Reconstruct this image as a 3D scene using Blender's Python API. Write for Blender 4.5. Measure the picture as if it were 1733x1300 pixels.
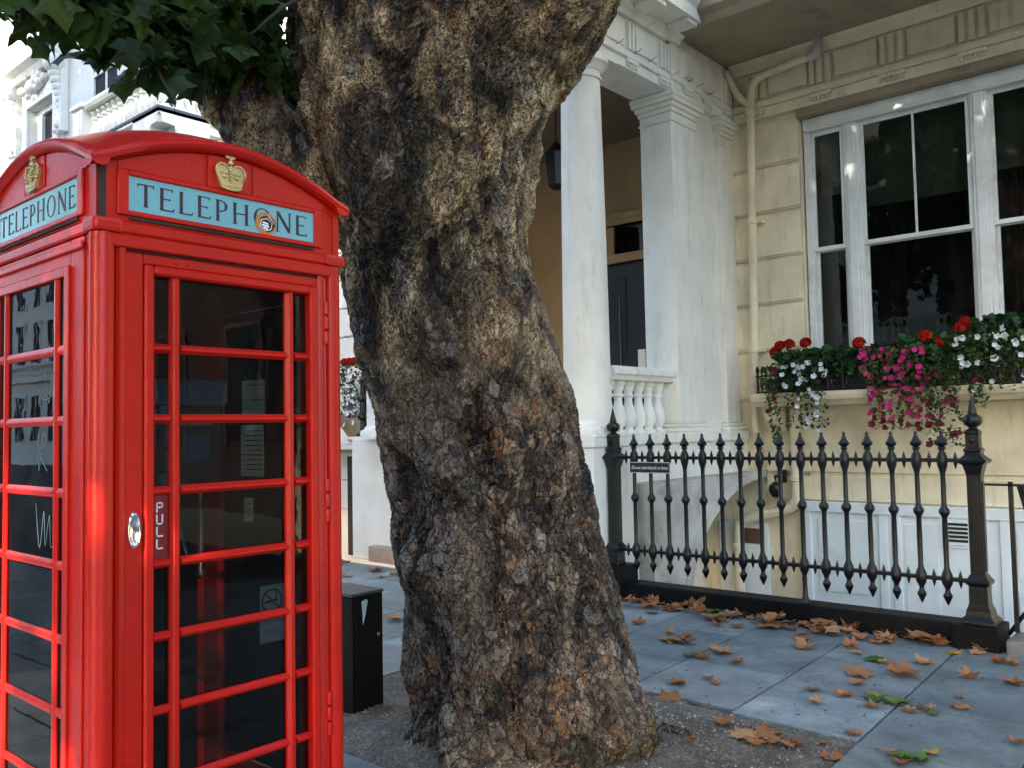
import bpy, bmesh, math, random
from mathutils import Vector, Matrix
import numpy as np
R = math.radians
rnd = random.Random(7)
sc = bpy.context.scene
for o in list(bpy.data.objects): bpy.data.objects.remove(o)
col = sc.collection

# ------------------------------------------------------------------ camera
yaw, pitch, roll, EYE = R(41.3), R(2.92), R(-1.1), 1.6
fw = Vector((-math.sin(yaw)*math.cos(pitch), math.cos(yaw)*math.cos(pitch), math.sin(pitch)))
rt0 = Vector((math.cos(yaw), math.sin(yaw), 0)); up0 = rt0.cross(fw)
rt = rt0*math.cos(roll) + up0*math.sin(roll); up = up0*math.cos(roll) - rt0*math.sin(roll)
cd = bpy.data.cameras.new('camera'); cam = bpy.data.objects.new('camera', cd); col.objects.link(cam)
m = Matrix((rt, up, -fw)).transposed().to_4x4(); m.translation = (0, 0, EYE); cam.matrix_world = m
cd.sensor_fit = 'HORIZONTAL'; cd.sensor_width = 36; cd.lens = 36*1480/1733
cd.clip_start = .05; cd.clip_end = 2000
sc.camera = cam
sc.render.resolution_x, sc.render.resolution_y = 1024, 769

# ------------------------------------------------------------------ sky, sun, exposure
SUN_EL = R(26); SUN_H = Vector((.19, -.98, 0)).normalized()      # towards the sun, seen from above: across the street
sun_dir = SUN_H*math.cos(SUN_EL) + Vector((0, 0, math.sin(SUN_EL)))
w = bpy.data.worlds.new('World'); sc.world = w; w.use_nodes = True
nt = w.node_tree; bg = nt.nodes['Background']
sky = nt.nodes.new('ShaderNodeTexSky'); sky.sky_type = 'NISHITA'; sky.sun_disc = False
sky.sun_elevation = SUN_EL; sky.sun_rotation = math.atan2(sun_dir.x, sun_dir.y)
sky.air_density = 1.0; sky.dust_density = 1.5; sky.ozone_density = 1.0
nt.links.new(sky.outputs[0], bg.inputs[0]); bg.inputs[1].default_value = .15
sl = bpy.data.lights.new('sun', 'SUN'); sl.energy = 2.0; sl.angle = R(.53); sl.color = (1, .93, .82)
so = bpy.data.objects.new('sun', sl); col.objects.link(so)
so.rotation_euler = sun_dir.to_track_quat('Z', 'Y').to_euler(); so.location = sun_dir*60
sc.view_settings.view_transform = 'Standard'; sc.view_settings.look = 'None'
sc.view_settings.gamma = 1; sc.view_settings.exposure = 2.75
sc.view_settings.use_curve_mapping = False

# ------------------------------------------------------------------ materials
def newmat(name):
    m = bpy.data.materials.new(name); m.use_nodes = True
    return m, m.node_tree, m.node_tree.nodes['Principled BSDF']
def N(nt, t, **kw):
    n = nt.nodes.new(t)
    for k, v in kw.items():
        if k.startswith('i_'): n.inputs[int(k[2:])].default_value = v
        else: setattr(n, k, v)
    return n
def ramp(nt, src, stops):
    r = nt.nodes.new('ShaderNodeValToRGB'); e = r.color_ramp.elements
    while len(e) < len(stops): e.new(.5)
    for k, (p, c) in enumerate(stops): e[k].position = p; e[k].color = (*c, 1) if len(c) == 3 else c
    nt.links.new(src, r.inputs[0]); return r.outputs[0]
def mix(nt, fac, a, b, mode='MIX'):
    n = nt.nodes.new('ShaderNodeMix'); n.data_type = 'RGBA'; n.blend_type = mode
    for s, v in ((n.inputs[0], fac), (n.inputs[6], a), (n.inputs[7], b)):
        if hasattr(v, 'links') or isinstance(v, bpy.types.NodeSocket): nt.links.new(v, s)
        elif isinstance(v, (int, float)): s.default_value = v
        else: s.default_value = (*v, 1)
    return n.outputs[2]
def noise(nt, vec, scale, detail=4, rough=.6, dist=0):
    n = N(nt, 'ShaderNodeTexNoise'); n.inputs['Scale'].default_value = scale; n.inputs['Detail'].default_value = detail
    n.inputs['Roughness'].default_value = rough; n.inputs['Distortion'].default_value = dist
    if vec: nt.links.new(vec, n.inputs['Vector'])
    return n.outputs[0]
def objco(nt, scale=(1, 1, 1), world=False):
    if world:
        g = N(nt, 'ShaderNodeNewGeometry').outputs['Position']
    else: g = N(nt, 'ShaderNodeTexCoord').outputs['Object']
    mp = N(nt, 'ShaderNodeMapping'); mp.inputs['Scale'].default_value = scale
    nt.links.new(g, mp.inputs[0]); return mp.outputs[0]
def bump(nt, b, src, strength=.3, dist=.01, prev=None):
    n = N(nt, 'ShaderNodeBump'); n.inputs['Strength'].default_value = strength; n.inputs['Distance'].default_value = dist
    nt.links.new(src, n.inputs['Height'])
    if prev: nt.links.new(prev, n.inputs['Normal'])
    nt.links.new(n.outputs[0], b.inputs['Normal']); return n.outputs[0]
def paint(name, c, rough=.5, var=.12, dirt=None, dirt_amt=.5, bs=.15, bscale=60, bdist=.004, coat=0, metal=0, streak=False, objvar=0, spec=.5, chips=None):
    m, nt, b = newmat(name)
    co = objco(nt, world=True)
    n1 = noise(nt, co, 2.3, 6, .6); n2 = noise(nt, co, bscale, 5, .65)
    dk = tuple(x*(1-var*1.6) for x in c); lt = tuple(min(1, x*(1+var)) for x in c)
    cl = ramp(nt, n1, [(.3, dk), (.7, lt)])
    if objvar:
        oi = N(nt, 'ShaderNodeObjectInfo').outputs['Random']
        v = ramp(nt, oi, [(0, (1-objvar,)*3), (1, (1+objvar*.6,)*3)])
        cl = mix(nt, 1, cl, v, 'MULTIPLY')
    if dirt:
        co2 = objco(nt, (3, 3, .55) if streak else (1, 1, 1), world=True)
        d = noise(nt, co2, 2.6, 8, .72)
        cl = mix(nt, ramp(nt, d, [(.52, (0, 0, 0)), (.78, (dirt_amt,)*3)]), cl, dirt)
        d2 = noise(nt, objco(nt, world=True), 22, 8, .75)
        cl = mix(nt, ramp(nt, d2, [(.60, (0, 0, 0)), (.76, (dirt_amt*.7,)*3)]), cl, dirt)
    if chips:
        d3 = noise(nt, objco(nt, world=True), 95, 3, .6); d4 = noise(nt, objco(nt, world=True), 5, 4, .6)
        ad_ = N(nt, 'ShaderNodeMath', operation='MULTIPLY_ADD'); ad_.inputs[1].default_value = .45; nt.links.new(d4, ad_.inputs[0]); nt.links.new(d3, ad_.inputs[2])
        cl = mix(nt, ramp(nt, ad_.outputs[0], [(.975, (0, 0, 0)), (1.0, (.85, .85, .85))]), cl, chips)
    nt.links.new(cl, b.inputs['Base Color'])
    r = ramp(nt, n2, [(.2, (rough*.85,)*3), (.8, (min(1, rough*1.2),)*3)]); nt.links.new(r, b.inputs['Roughness'])
    b.inputs['Coat Weight'].default_value = coat; b.inputs['Coat Roughness'].default_value = .15
    b.inputs['Metallic'].default_value = metal; b.inputs['Specular IOR Level'].default_value = spec
    if bs: bump(nt, b, n2, bs, bdist)
    return m
M = {}
M['cream'] = paint('cream_stucco', (.74, .67, .48), .7, .1, (.22, .17, .10), .55, .25, 45, .004, streak=True)
M['white'] = paint('white_stucco', (.79, .78, .70), .65, .06, (.28, .25, .19), .45, .22, 45, .004, streak=True)
M['bright'] = paint('fresh_white_stucco', (.72, .71, .67), .65, .06, (.40, .36, .28), .3, .2, 40, .004)
M['frame'] = paint('window_paint', (.70, .74, .72), .45, .07, (.25, .23, .19), .55, .2, 70, .003)
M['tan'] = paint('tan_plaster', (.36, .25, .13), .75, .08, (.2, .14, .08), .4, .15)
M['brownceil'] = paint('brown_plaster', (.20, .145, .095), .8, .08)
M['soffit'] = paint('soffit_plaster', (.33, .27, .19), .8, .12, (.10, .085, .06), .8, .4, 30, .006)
M['basement'] = paint('basement_white', (.68, .76, .78), .5, .05, (.35, .35, .32), .35, .1)
M['grime'] = paint('weathered_stucco', (.50, .50, .45), .8, .2, (.16, .15, .12), .9, .5, 30, .006)
M['lead'] = paint('lead_flashing', (.05, .065, .085), .55, .2)
M['iron'] = paint('black_iron_paint', (.004, .005, .006), .30, .3, (.05, .05, .05), .10, .7, 55, .004, coat=.06, spec=.38)
M['kerbblack'] = paint('black_kerb_paint', (.004, .0045, .005), .5, .3, (.04, .036, .03), .2, .8, 40, .006, spec=.15)
M['boxblack'] = paint('black_cabinet_paint', (.004, .004, .005), .6, .3, (.02, .02, .02), .3, .3, spec=.15)
M['red'] = paint('red_gloss_paint', (.47, .0068, .0016), .34, .1, (.20, .004, .002), .4, .45, 42, .0035, coat=0, spec=.38, chips=(.03, .012, .010))
M['redin'] = paint('red_inner', (.16, .012, .012), .5, .2)
M['grime_shade'] = paint('black_dirt_shade', (.03, .014, .010), .8, .5, bs=.5)  # black stain at the box corner, also shade painted as dark strips
M['black'] = paint('black_panel', (.012, .012, .013), .5, .2)
M['chrome'] = paint('chrome', (.75, .76, .78), .08, .02, bs=.02, metal=1)
M['gold'] = paint('gold_leaf', (.62, .50, .24), .38, .2, (.16, .11, .04), .6, .6, 160, .002, metal=.75)
M['brass'] = paint('brass', (.6, .42, .15), .3, .1, metal=1)
M['sign'] = paint('sign_glass', (.17, .42, .47), .22, .04, (.2, .3, .3), .2, .05)
M['ink'] = paint('sign_ink', (.03, .012, .022), .5, .1, bs=0)
M['pullred'] = paint('pull_plate', (.16, .008, .012), .35, .05, bs=.05)
M['pinkwhite'] = paint('lettering_white', (.72, .62, .66), .5, .02, bs=0)
M['whitep'] = paint('paper_white', (.78, .80, .80), .6, .04, bs=0)
M['redp'] = paint('paper_red', (.45, .04, .04), .6, .04, bs=0)
M['orange'] = paint('sticker_orange', (.50, .20, .04), .5, .15, bs=0)
M['maroon'] = paint('sticker_maroon', (.09, .02, .015), .5, .15, bs=0)
M['phoneblue'] = paint('phone_blue', (.08, .34, .68), .4, .1)
M['phonegrey'] = paint('phone_grey', (.14, .15, .16), .35, .1)
M['granite'] = paint('pink_granite', (.36, .25, .20), .6, .2, (.16, .11, .09), .6, .3, 120)
M['stone'] = paint('grey_kerb_stone', (.22, .20, .17), .85, .25, (.08, .075, .06), .7, .6, 50, .008)
M['curtain'] = paint('maroon_curtain', (.045, .012, .014), .9, .2)
M['blind'] = paint('cream_blind', (.10, .095, .07), .8, .05, bs=.05)
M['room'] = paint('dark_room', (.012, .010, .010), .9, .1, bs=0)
M['doorblack'] = paint('black_door_paint', (.003, .003, .005), .3, .2, bs=.05, coat=.4)
M['terracotta'] = paint('urn_stone', (.42, .33, .22), .8, .15)
M['asphalt'] = paint('asphalt', (.05, .05, .05), .9, .2, bs=.5)
M['stem'] = paint('stem_green', (.06, .09, .03), .7, .2, bs=0)
M['carp'] = paint('interior_wood', (.12, .05, .03), .6, .2)

def glass_mat(name, tint=(.82, .9, .88), dust=.05, ior=1.5):
    m, nt, b = newmat(name); out = nt.nodes['Material Output']; nt.nodes.remove(b)
    tr = N(nt, 'ShaderNodeBsdfTransparent'); tr.inputs[0].default_value = (*tint, 1)
    gl = N(nt, 'ShaderNodeBsdfGlossy'); gl.inputs['Roughness'].default_value = .01
    fr = N(nt, 'ShaderNodeFresnel'); fr.inputs[0].default_value = ior
    bn = N(nt, 'ShaderNodeBump'); bn.inputs['Strength'].default_value = .03; bn.inputs['Distance'].default_value = .01
    nt.links.new(noise(nt, objco(nt, world=True), 7, 2, .5), bn.inputs['Height'])
    nt.links.new(bn.outputs[0], gl.inputs['Normal'])
    mx = N(nt, 'ShaderNodeMixShader'); nt.links.new(fr.outputs[0], mx.inputs[0])
    nt.links.new(tr.outputs[0], mx.inputs[1]); nt.links.new(gl.outputs[0], mx.inputs[2])
    df = N(nt, 'ShaderNodeBsdfDiffuse'); df.inputs[0].default_value = (.5, .52, .52, 1)
    mx2 = N(nt, 'ShaderNodeMixShader')
    d = ramp(nt, noise(nt, objco(nt, (1, 1, .6), world=True), 9, 7, .7), [(.45, (dust*.2,)*3), (.8, (dust*2.2,)*3)])
    nt.links.new(d, mx2.inputs[0]); nt.links.new(mx.outputs[0], mx2.inputs[1]); nt.links.new(df.outputs[0], mx2.inputs[2])
    nt.links.new(mx2.outputs[0], out.inputs[0]); return m
M['glass'] = glass_mat('booth_glass', (.46, .51, .51), .006, 1.36)
M['wglass'] = glass_mat('window_glass', (.8, .85, .83), .004, 1.55)

def slab_mat():
    m, nt, b = newmat('york_stone'); co = objco(nt, world=True)
    oi = N(nt, 'ShaderNodeObjectInfo').outputs['Random']
    base = ramp(nt, oi, [(0, (.145, .182, .190)), (.5, (.185, .218, .218)), (.85, (.225, .25, .245)), (1, (.25, .345, .375))])
    n1 = noise(nt, co, 3.1, 8, .7); n2 = noise(nt, co, 70, 6, .7); n3 = noise(nt, co, 14, 6, .7)
    c = mix(nt, 1, base, ramp(nt, n1, [(.32, (.55, .55, .54)), (.66, (1.2, 1.18, 1.14))]), 'MULTIPLY')
    c = mix(nt, ramp(nt, n3, [(.56, (0, 0, 0)), (.70, (.65, .65, .65))]), c, (.055, .06, .06))
    c = mix(nt, ramp(nt, noise(nt, co, 31, 3, .5), [(.69, (0, 0, 0)), (.72, (.7, .7, .7))]), c, (.05, .05, .05))
    c = mix(nt, ramp(nt, n2, [(.66, (0, 0, 0)), (.72, (.5, .5, .5))]), c, (.3, .3, .28))
    nt.links.new(c, b.inputs['Base Color']); b.inputs['Roughness'].default_value = .62
    bump(nt, b, n2, .35, .004); return m
M['slab'] = slab_mat()
M['mortar'] = paint('joint_dirt', (.035, .035, .033), .95, .3, bs=.5)
def soil_mat():
    m, nt, b = newmat('gravel_soil'); co = objco(nt, world=True)
    n1 = noise(nt, co, 5, 8, .7); v = N(nt, 'ShaderNodeTexVoronoi'); v.inputs['Scale'].default_value = 85; nt.links.new(co, v.inputs['Vector'])
    c = ramp(nt, n1, [(.3, (.07, .055, .04)), (.55, (.14, .12, .095)), (.75, (.22, .20, .17))])
    c = mix(nt, 1, c, ramp(nt, v.outputs['Color'], [(.1, (.5, .5, .5)), (.9, (1.4, 1.4, 1.35))]), 'MULTIPLY')
    nt.links.new(c, b.inputs['Base Color']); b.inputs['Roughness'].default_value = .9
    bump(nt, b, v.outputs['Distance'], .7, .01); return m
M['soil'] = soil_mat()
M['pebble'] = paint('pebble', (.30, .28, .24), .8, .5, (.06, .05, .04), .9, .3, 20)

def leaf_mat(name, stops, rough=.55, trans=.25, world_noise=True, spec=.3):
    m, nt, b = newmat(name); oi = N(nt, 'ShaderNodeObjectInfo').outputs['Random']
    co = objco(nt, world=True); n1 = noise(nt, co, 9, 4, .6)
    a = N(nt, 'ShaderNodeMath', operation='ADD'); nt.links.new(oi, a.inputs[0]); nt.links.new(n1, a.inputs[1])
    f = N(nt, 'ShaderNodeMath', operation='FRACT') if False else N(nt, 'ShaderNodeMath', operation='MULTIPLY'); f.inputs[1].default_value = .5
    nt.links.new(a.outputs[0], f.inputs[0])
    c = ramp(nt, f.outputs[0], stops)
    n2 = noise(nt, objco(nt), 40, 4, .7)
    c = mix(nt, 1, c, ramp(nt, n2, [(.3, (.6, .6, .6)), (.7, (1.2, 1.2, 1.2))]), 'MULTIPLY')
    nt.links.new(c, b.inputs['Base Color']); b.inputs['Roughness'].default_value = rough
    b.inputs['Specular IOR Level'].default_value = spec
    out = nt.nodes['Material Output']; tl = N(nt, 'ShaderNodeBsdfTranslucent'); nt.links.new(c, tl.inputs[0])
    mx = N(nt, 'ShaderNodeMixShader'); mx.inputs[0].default_value = trans
    nt.links.new(b.outputs[0], mx.inputs[1]); nt.links.new(tl.outputs[0], mx.inputs[2]); nt.links.new(mx.outputs[0], out.inputs[0])
    bump(nt, b, n2, .3, .004)
    return m
M['leaf'] = leaf_mat('plane_leaf', [(.2, (.010, .026, .006)), (.5, (.024, .058, .010)), (.75, (.06, .105, .014)), (.9, (.13, .10, .018))], .45, .34)
M['leafbrown'] = leaf_mat('fallen_brown', [(.12, (.10, .040, .018)), (.35, (.32, .125, .042)), (.6, (.40, .185, .075)), (.85, (.42, .26, .14))], .7, .05)
M['leafgreen'] = leaf_mat('fallen_green', [(.2, (.04, .10, .02)), (.6, (.09, .18, .03)), (.9, (.18, .20, .04))], .6, .05)
M['leafyellow'] = leaf_mat('fallen_yellow', [(.2, (.40, .22, .04)), (.6, (.42, .30, .06)), (.9, (.34, .30, .08))], .6, .05)
M['geran'] = leaf_mat('geranium_leaf', [(.2, (.018, .06, .022)), (.6, (.03, .11, .035)), (.9, (.05, .14, .03))], .5, .15)
M['trail'] = leaf_mat('petunia_leaf', [(.2, (.03, .06, .02)), (.6, (.06, .11, .03)), (.9, (.12, .14, .04))], .6, .15)
M['pink'] = leaf_mat('pink_petal', [(.2, (.42, .008, .12)), (.7, (.56, .03, .20)), (.9, (.50, .02, .16))], .6, .2)
M['magenta'] = leaf_mat('dark_magenta_petal', [(.2, (.07, .002, .012)), (.7, (.14, .004, .025)), (.9, (.18, .005, .035))], .6, .2)
M['redpetal'] = leaf_mat('red_petal', [(.2, (.42, .006, .003)), (.7, (.55, .02, .006)), (.9, (.5, .015, .005))], .6, .2)
M['whitepetal'] = leaf_mat('white_petal', [(.2, (.62, .68, .70)), (.8, (.74, .78, .78))], .6, .2)
M['purple'] = leaf_mat('purple_petal', [(.2, (.05, .01, .10)), (.8, (.09, .02, .16))], .6, .2)

def bark_mat():
    m, nt, b = newmat('plane_bark')
    co = objco(nt, (1, 1, .66)); coi = objco(nt)
    nd = N(nt, 'ShaderNodeTexNoise'); nd.inputs['Scale'].default_value = 9; nd.inputs['Detail'].default_value = 4; nt.links.new(co, nd.inputs['Vector'])
    vm = N(nt, 'ShaderNodeVectorMath', operation='MULTIPLY_ADD'); vm.inputs[1].default_value = (.055, .055, .055)
    nt.links.new(nd.outputs['Color'], vm.inputs[0]); nt.links.new(co, vm.inputs[2]); cw = vm.outputs[0]
    def vor(scale, feat):
        v = N(nt, 'ShaderNodeTexVoronoi', feature=feat); v.inputs['Scale'].default_value = scale; nt.links.new(cw, v.inputs['Vector']); return v
    def math_(op, p, q):
        n = N(nt, 'ShaderNodeMath', operation=op)
        for i, v in enumerate((p, q)):
            if isinstance(v, (int, float)): n.inputs[i].default_value = v
            else: nt.links.new(v, n.inputs[i])
        return n.outputs[0]
    def mr(src, a, bb, k, k0=0):
        r = N(nt, 'ShaderNodeMapRange', interpolation_type='SMOOTHSTEP'); r.inputs[1].default_value = a; r.inputs[2].default_value = bb; r.inputs[3].default_value = k0; r.inputs[4].default_value = k
        nt.links.new(src, r.inputs[0]); return r.outputs[0]
    e1 = vor(17, 'DISTANCE_TO_EDGE').outputs['Distance']; c1 = vor(17, 'F1').outputs['Color']
    e2 = vor(44, 'DISTANCE_TO_EDGE').outputs['Distance']; c2 = vor(44, 'F1').outputs['Color']
    s = N(nt, 'ShaderNodeSeparateColor'); nt.links.new(c1, s.inputs[0]); s2 = N(nt, 'ShaderNodeSeparateColor'); nt.links.new(c2, s2.inputs[0])
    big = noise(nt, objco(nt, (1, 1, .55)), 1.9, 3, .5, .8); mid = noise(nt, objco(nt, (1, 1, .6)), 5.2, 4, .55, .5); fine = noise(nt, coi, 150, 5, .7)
    low = noise(nt, objco(nt, (1, 1, .5)), 3.0, 2, .45, .6)
    # crinkled upper bark: ridged noise; flaky plates lower down
    z = N(nt, 'ShaderNodeSeparateXYZ'); nt.links.new(coi, z.inputs[0])
    zz_ = math_('ADD', z.outputs[2], math_('MULTIPLY', mid, 1.4))
    upper = mr(zz_, 2.2, 3.1, 1)
    rn = noise(nt, cw, 30, 4, .6, 1.2); ridge = mr(math_('ABSOLUTE', math_('SUBTRACT', rn, .5), 0), 0, .06, 1)
    plates = math_('MULTIPLY', mr(e1, 0, .045, 1, .25), mr(e2, 0, .07, 1, .45))
    crev = math_('ADD', math_('MULTIPLY', ridge, upper), math_('MULTIPLY', plates, math_('SUBTRACT', 1, upper)))
    v = math_('ADD', math_('MULTIPLY', s2.outputs[0], .26), math_('ADD', math_('MULTIPLY', s.outputs[0], .20), math_('MULTIPLY', mid, .85)))
    c = ramp(nt, v, [(.47, (.008, .006, .005)), (.57, (.034, .022, .015)), (.67, (.090, .060, .040)), (.77, (.18, .13, .088)), (.90, (.34, .265, .19))])
    cu = ramp(nt, mid, [(.36, (.014, .010, .007)), (.42, (.065, .043, .025)), (.50, (.28, .20, .105)), (.60, (.54, .41, .23))])
    c = mix(nt, upper, c, cu)
    c = mix(nt, ramp(nt, big, [(.56, (0, 0, 0)), (.64, (.6, .6, .6))]), c, mix(nt, s2.outputs[2], (.13, .095, .065), (.32, .25, .165)))
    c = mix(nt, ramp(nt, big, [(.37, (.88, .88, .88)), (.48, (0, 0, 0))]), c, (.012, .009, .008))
    oc = math_('ADD', math_('MULTIPLY', s2.outputs[1], .5), noise(nt, coi, 3.3, 3, .5))
    oc = math_('SUBTRACT', oc, math_('MULTIPLY', upper, .06))
    c = mix(nt, ramp(nt, oc, [(.965, (0, 0, 0)), (.995, (.7, .7, .7))]), c, (.27, .125, .045))
    c = mix(nt, ramp(nt, s.outputs[1], [(.92, (0, 0, 0)), (.94, (.6, .6, .6))]), c, (.26, .23, .19))
    c = mix(nt, ramp(nt, noise(nt, coi, 2.4, 6, .7), [(.58, (0, 0, 0)), (.70, (.45, .45, .45))]), c, (.085, .09, .022))
    c = mix(nt, 1, c, ramp(nt, crev, [(0, (.06, .055, .05)), (.5, (.5, .48, .46)), (1, (1.15, 1.15, 1.15))]), 'MULTIPLY')
    c = mix(nt, 1, c, ramp(nt, fine, [(.3, (.6, .6, .6)), (.7, (1.35, 1.35, 1.35))]), 'MULTIPLY')
    nt.links.new(c, b.inputs['Base Color']); b.inputs['Roughness'].default_value = .46; b.inputs['Specular IOR Level'].default_value = .42
    h = math_('MULTIPLY', crev, .015)
    h = math_('ADD', h, math_('MULTIPLY', math_('SUBTRACT', 1, upper), math_('ADD', mr(s2.outputs[2], 0, 1, .006), mr(s.outputs[2], 0, 1, .009))))
    h = math_('ADD', h, mr(low, .28, .72, .085)); h = math_('ADD', h, mr(mid, .3, .7, .030)); h = math_('ADD', h, mr(fine, .2, .8, .0045))
    d = N(nt, 'ShaderNodeDisplacement'); d.inputs['Midlevel'].default_value = .065; d.inputs['Scale'].default_value = 1
    nt.links.new(h, d.inputs['Height']); nt.links.new(d.outputs[0], nt.nodes['Material Output'].inputs['Displacement'])
    m.displacement_method = 'BOTH'
    return m
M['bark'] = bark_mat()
M['barkfar'] = paint('street_tree_bark', (.11, .085, .06), .9, .4, (.03, .025, .02), .8, .8, 20, .02)

# ------------------------------------------------------------------ mesh helpers
WL = {}
class MB:
    def __init__(s): s.v = []; s.f = []
    def add(s, vs, fs):
        o = len(s.v); s.v += [tuple(p) for p in vs]; s.f += [tuple(i+o for i in f) for f in fs]; return s
    def box(s, x0, x1, y0, y1, z0, z1):
        if x0 > x1: x0, x1 = x1, x0
        if y0 > y1: y0, y1 = y1, y0
        return s.add([(x0,y0,z0),(x1,y0,z0),(x1,y1,z0),(x0,y1,z0),(x0,y0,z1),(x1,y0,z1),(x1,y1,z1),(x0,y1,z1)],
                     [(0,3,2,1),(4,5,6,7),(0,1,5,4),(1,2,6,5),(2,3,7,6),(3,0,4,7)])
    def prism(s, poly, fn, a, b):
        """poly: 2D outline; fn(u,v,t) -> point; extruded from t=a to t=b"""
        n = len(poly); vs = [fn(u, v, a) for u, v in poly] + [fn(u, v, b) for u, v in poly]
        fs = [tuple(range(n))[::-1], tuple(range(n, 2*n))] + [(i, (i+1) % n, n+(i+1) % n, n+i) for i in range(n)]
        return s.add(vs, fs)
    def sweep(s, prof, axis, a, b):
        if axis == 'x': return s.prism(prof, lambda u, v, t: (t, u, v), a, b)
        if axis == 'y': return s.prism(prof, lambda u, v, t: (u, t, v), a, b)
        return s.prism(prof, lambda u, v, t: (u, v, t), a, b)
    def lathe(s, prof, c=(0, 0, 0), n=16, rot=0, sx=1, sy=1):
        vs = []; fs = []
        for r, z in prof:
            for k in range(n):
                a = rot + 2*math.pi*k/n; vs.append((c[0]+r*math.cos(a)*sx, c[1]+r*math.sin(a)*sy, c[2]+z))
        for j in range(len(prof)-1):
            for k in range(n):
                k2 = (k+1) % n; fs.append((j*n+k, j*n+k2, (j+1)*n+k2, (j+1)*n+k))
        fs.append(tuple(range(n))[::-1]); fs.append(tuple(range((len(prof)-1)*n, len(prof)*n)))
        return s.add(vs, fs)
    def tube(s, pts, rad, n=8, caps=True):
        pts = [Vector(p) for p in pts]; vs = []; fs = []
        if not isinstance(rad, (list, tuple)): rad = [rad]*len(pts)
        ref = Vector((0, 0, 1))
        d0 = (pts[1]-pts[0]).normalized()
        if abs(d0.z) > .9: ref = Vector((1, 0, 0))
        for i, p in enumerate(pts):
            d = (pts[min(i+1, len(pts)-1)]-pts[max(i-1, 0)]).normalized()
            u = d.cross(ref).normalized(); ww = d.cross(u)
            for k in range(n):
                a = 2*math.pi*k/n; vs.append(p+(u*math.cos(a)+ww*math.sin(a))*rad[i])
        for j in range(len(pts)-1):
            for k in range(n):
                k2 = (k+1) % n; fs.append((j*n+k, j*n+k2, (j+1)*n+k2, (j+1)*n+k))
        if caps: fs.append(tuple(range(n))[::-1]); fs.append(tuple(range((len(pts)-1)*n, len(pts)*n)))
        return s.add(vs, fs)
    def sphere(s, c, r, n=8, m=5, sz=1):
        return s.lathe([(max(1e-4, r*math.sin(math.pi*k/m)), -r*sz*math.cos(math.pi*k/m)) for k in range(m+1)], c, n)
def smooth_path(pts, k=6):
    pts = [Vector(p) for p in pts]; out = []
    P = [pts[0]]+pts+[pts[-1]]
    for i in range(1, len(P)-2):
        for j in range(k):
            t = j/k; a, b, c, d = P[i-1], P[i], P[i+1], P[i+2]
            out.append(.5*((2*b)+(c-a)*t+(2*a-5*b+4*c-d)*t*t+(3*b-a-3*c+d)*t**3))
    out.append(pts[-1]); return out
def mesh_of(mb, base=(0, 0, 0), bevel=0, smooth=False, seg=1):
    me = bpy.data.meshes.new('mesh')
    me.from_pydata([(x-base[0], y-base[1], z-base[2]) for x, y, z in mb.v], [], mb.f); me.update()
    bm = bmesh.new(); bm.from_mesh(me)
    bmesh.ops.recalc_face_normals(bm, faces=bm.faces)
    if bevel:
        ed = [e for e in bm.edges if len(e.link_faces) == 2 and e.calc_face_angle(0) > .6]
        try: bmesh.ops.bevel(bm, geom=ed, offset=bevel, segments=seg, affect='EDGES', clamp_overlap=True, profile=.6)
        except Exception: pass
    bm.to_mesh(me); bm.free()
    if smooth:
        me.polygons.foreach_set('use_smooth', [True]*len(me.polygons))
        try: me.set_sharp_from_angle(angle=R(38))
        except Exception: pass
    return me
def link(name, me, mat, parent=None, loc=(0, 0, 0), rz=0):
    o = bpy.data.objects.new(name, me); col.objects.link(o)
    base = WL.get(parent, (0, 0, 0)) if parent else (0, 0, 0)
    o.location = tuple(loc[i]-base[i] for i in range(3)); o.rotation_euler = (0, 0, rz)
    if parent: o.parent = parent
    if mat is not None and me is not None and len(me.materials) == 0: me.materials.append(mat if not isinstance(mat, str) else M[mat])
    WL[o] = tuple(loc); return o
def part(name, mb, mat, parent=None, origin=None, bevel=0, smooth=False, seg=1):
    base = origin if origin else WL.get(parent, (0, 0, 0))
    return link(name, mesh_of(mb, base, bevel, smooth, seg), mat, parent, base)
def tag(o, label, cat, group=None, kind=None):
    o['label'] = label; o['category'] = cat
    if group: o['group'] = group
    if kind: o['kind'] = kind
    return o
def thing(name, loc, label, cat, group=None):
    o = bpy.data.objects.new(name, None); col.objects.link(o); o.location = loc; WL[o] = tuple(loc)
    o.empty_display_size = .2
    return tag(o, label, cat, group)
def struct(o): o['kind'] = 'structure'; return o
def text_mesh(s, size, thick=.0006, shear=0, align='CENTER'):
    c = bpy.data.curves.new('t', 'FONT'); c.body = s; c.size = size; c.extrude = thick; c.shear = shear; c.align_x = align; c.align_y = 'CENTER'
    c.resolution_u = 3
    o = bpy.data.objects.new('t', c); col.objects.link(o); bpy.context.view_layer.update()
    me = bpy.data.meshes.new_from_object(o.evaluated_get(bpy.context.evaluated_depsgraph_get()))
    vs = [tuple(v.co) for v in me.vertices]; fs = [tuple(p.vertices) for p in me.polygons]
    bpy.data.objects.remove(o); bpy.data.meshes.remove(me); return vs, fs

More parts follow.
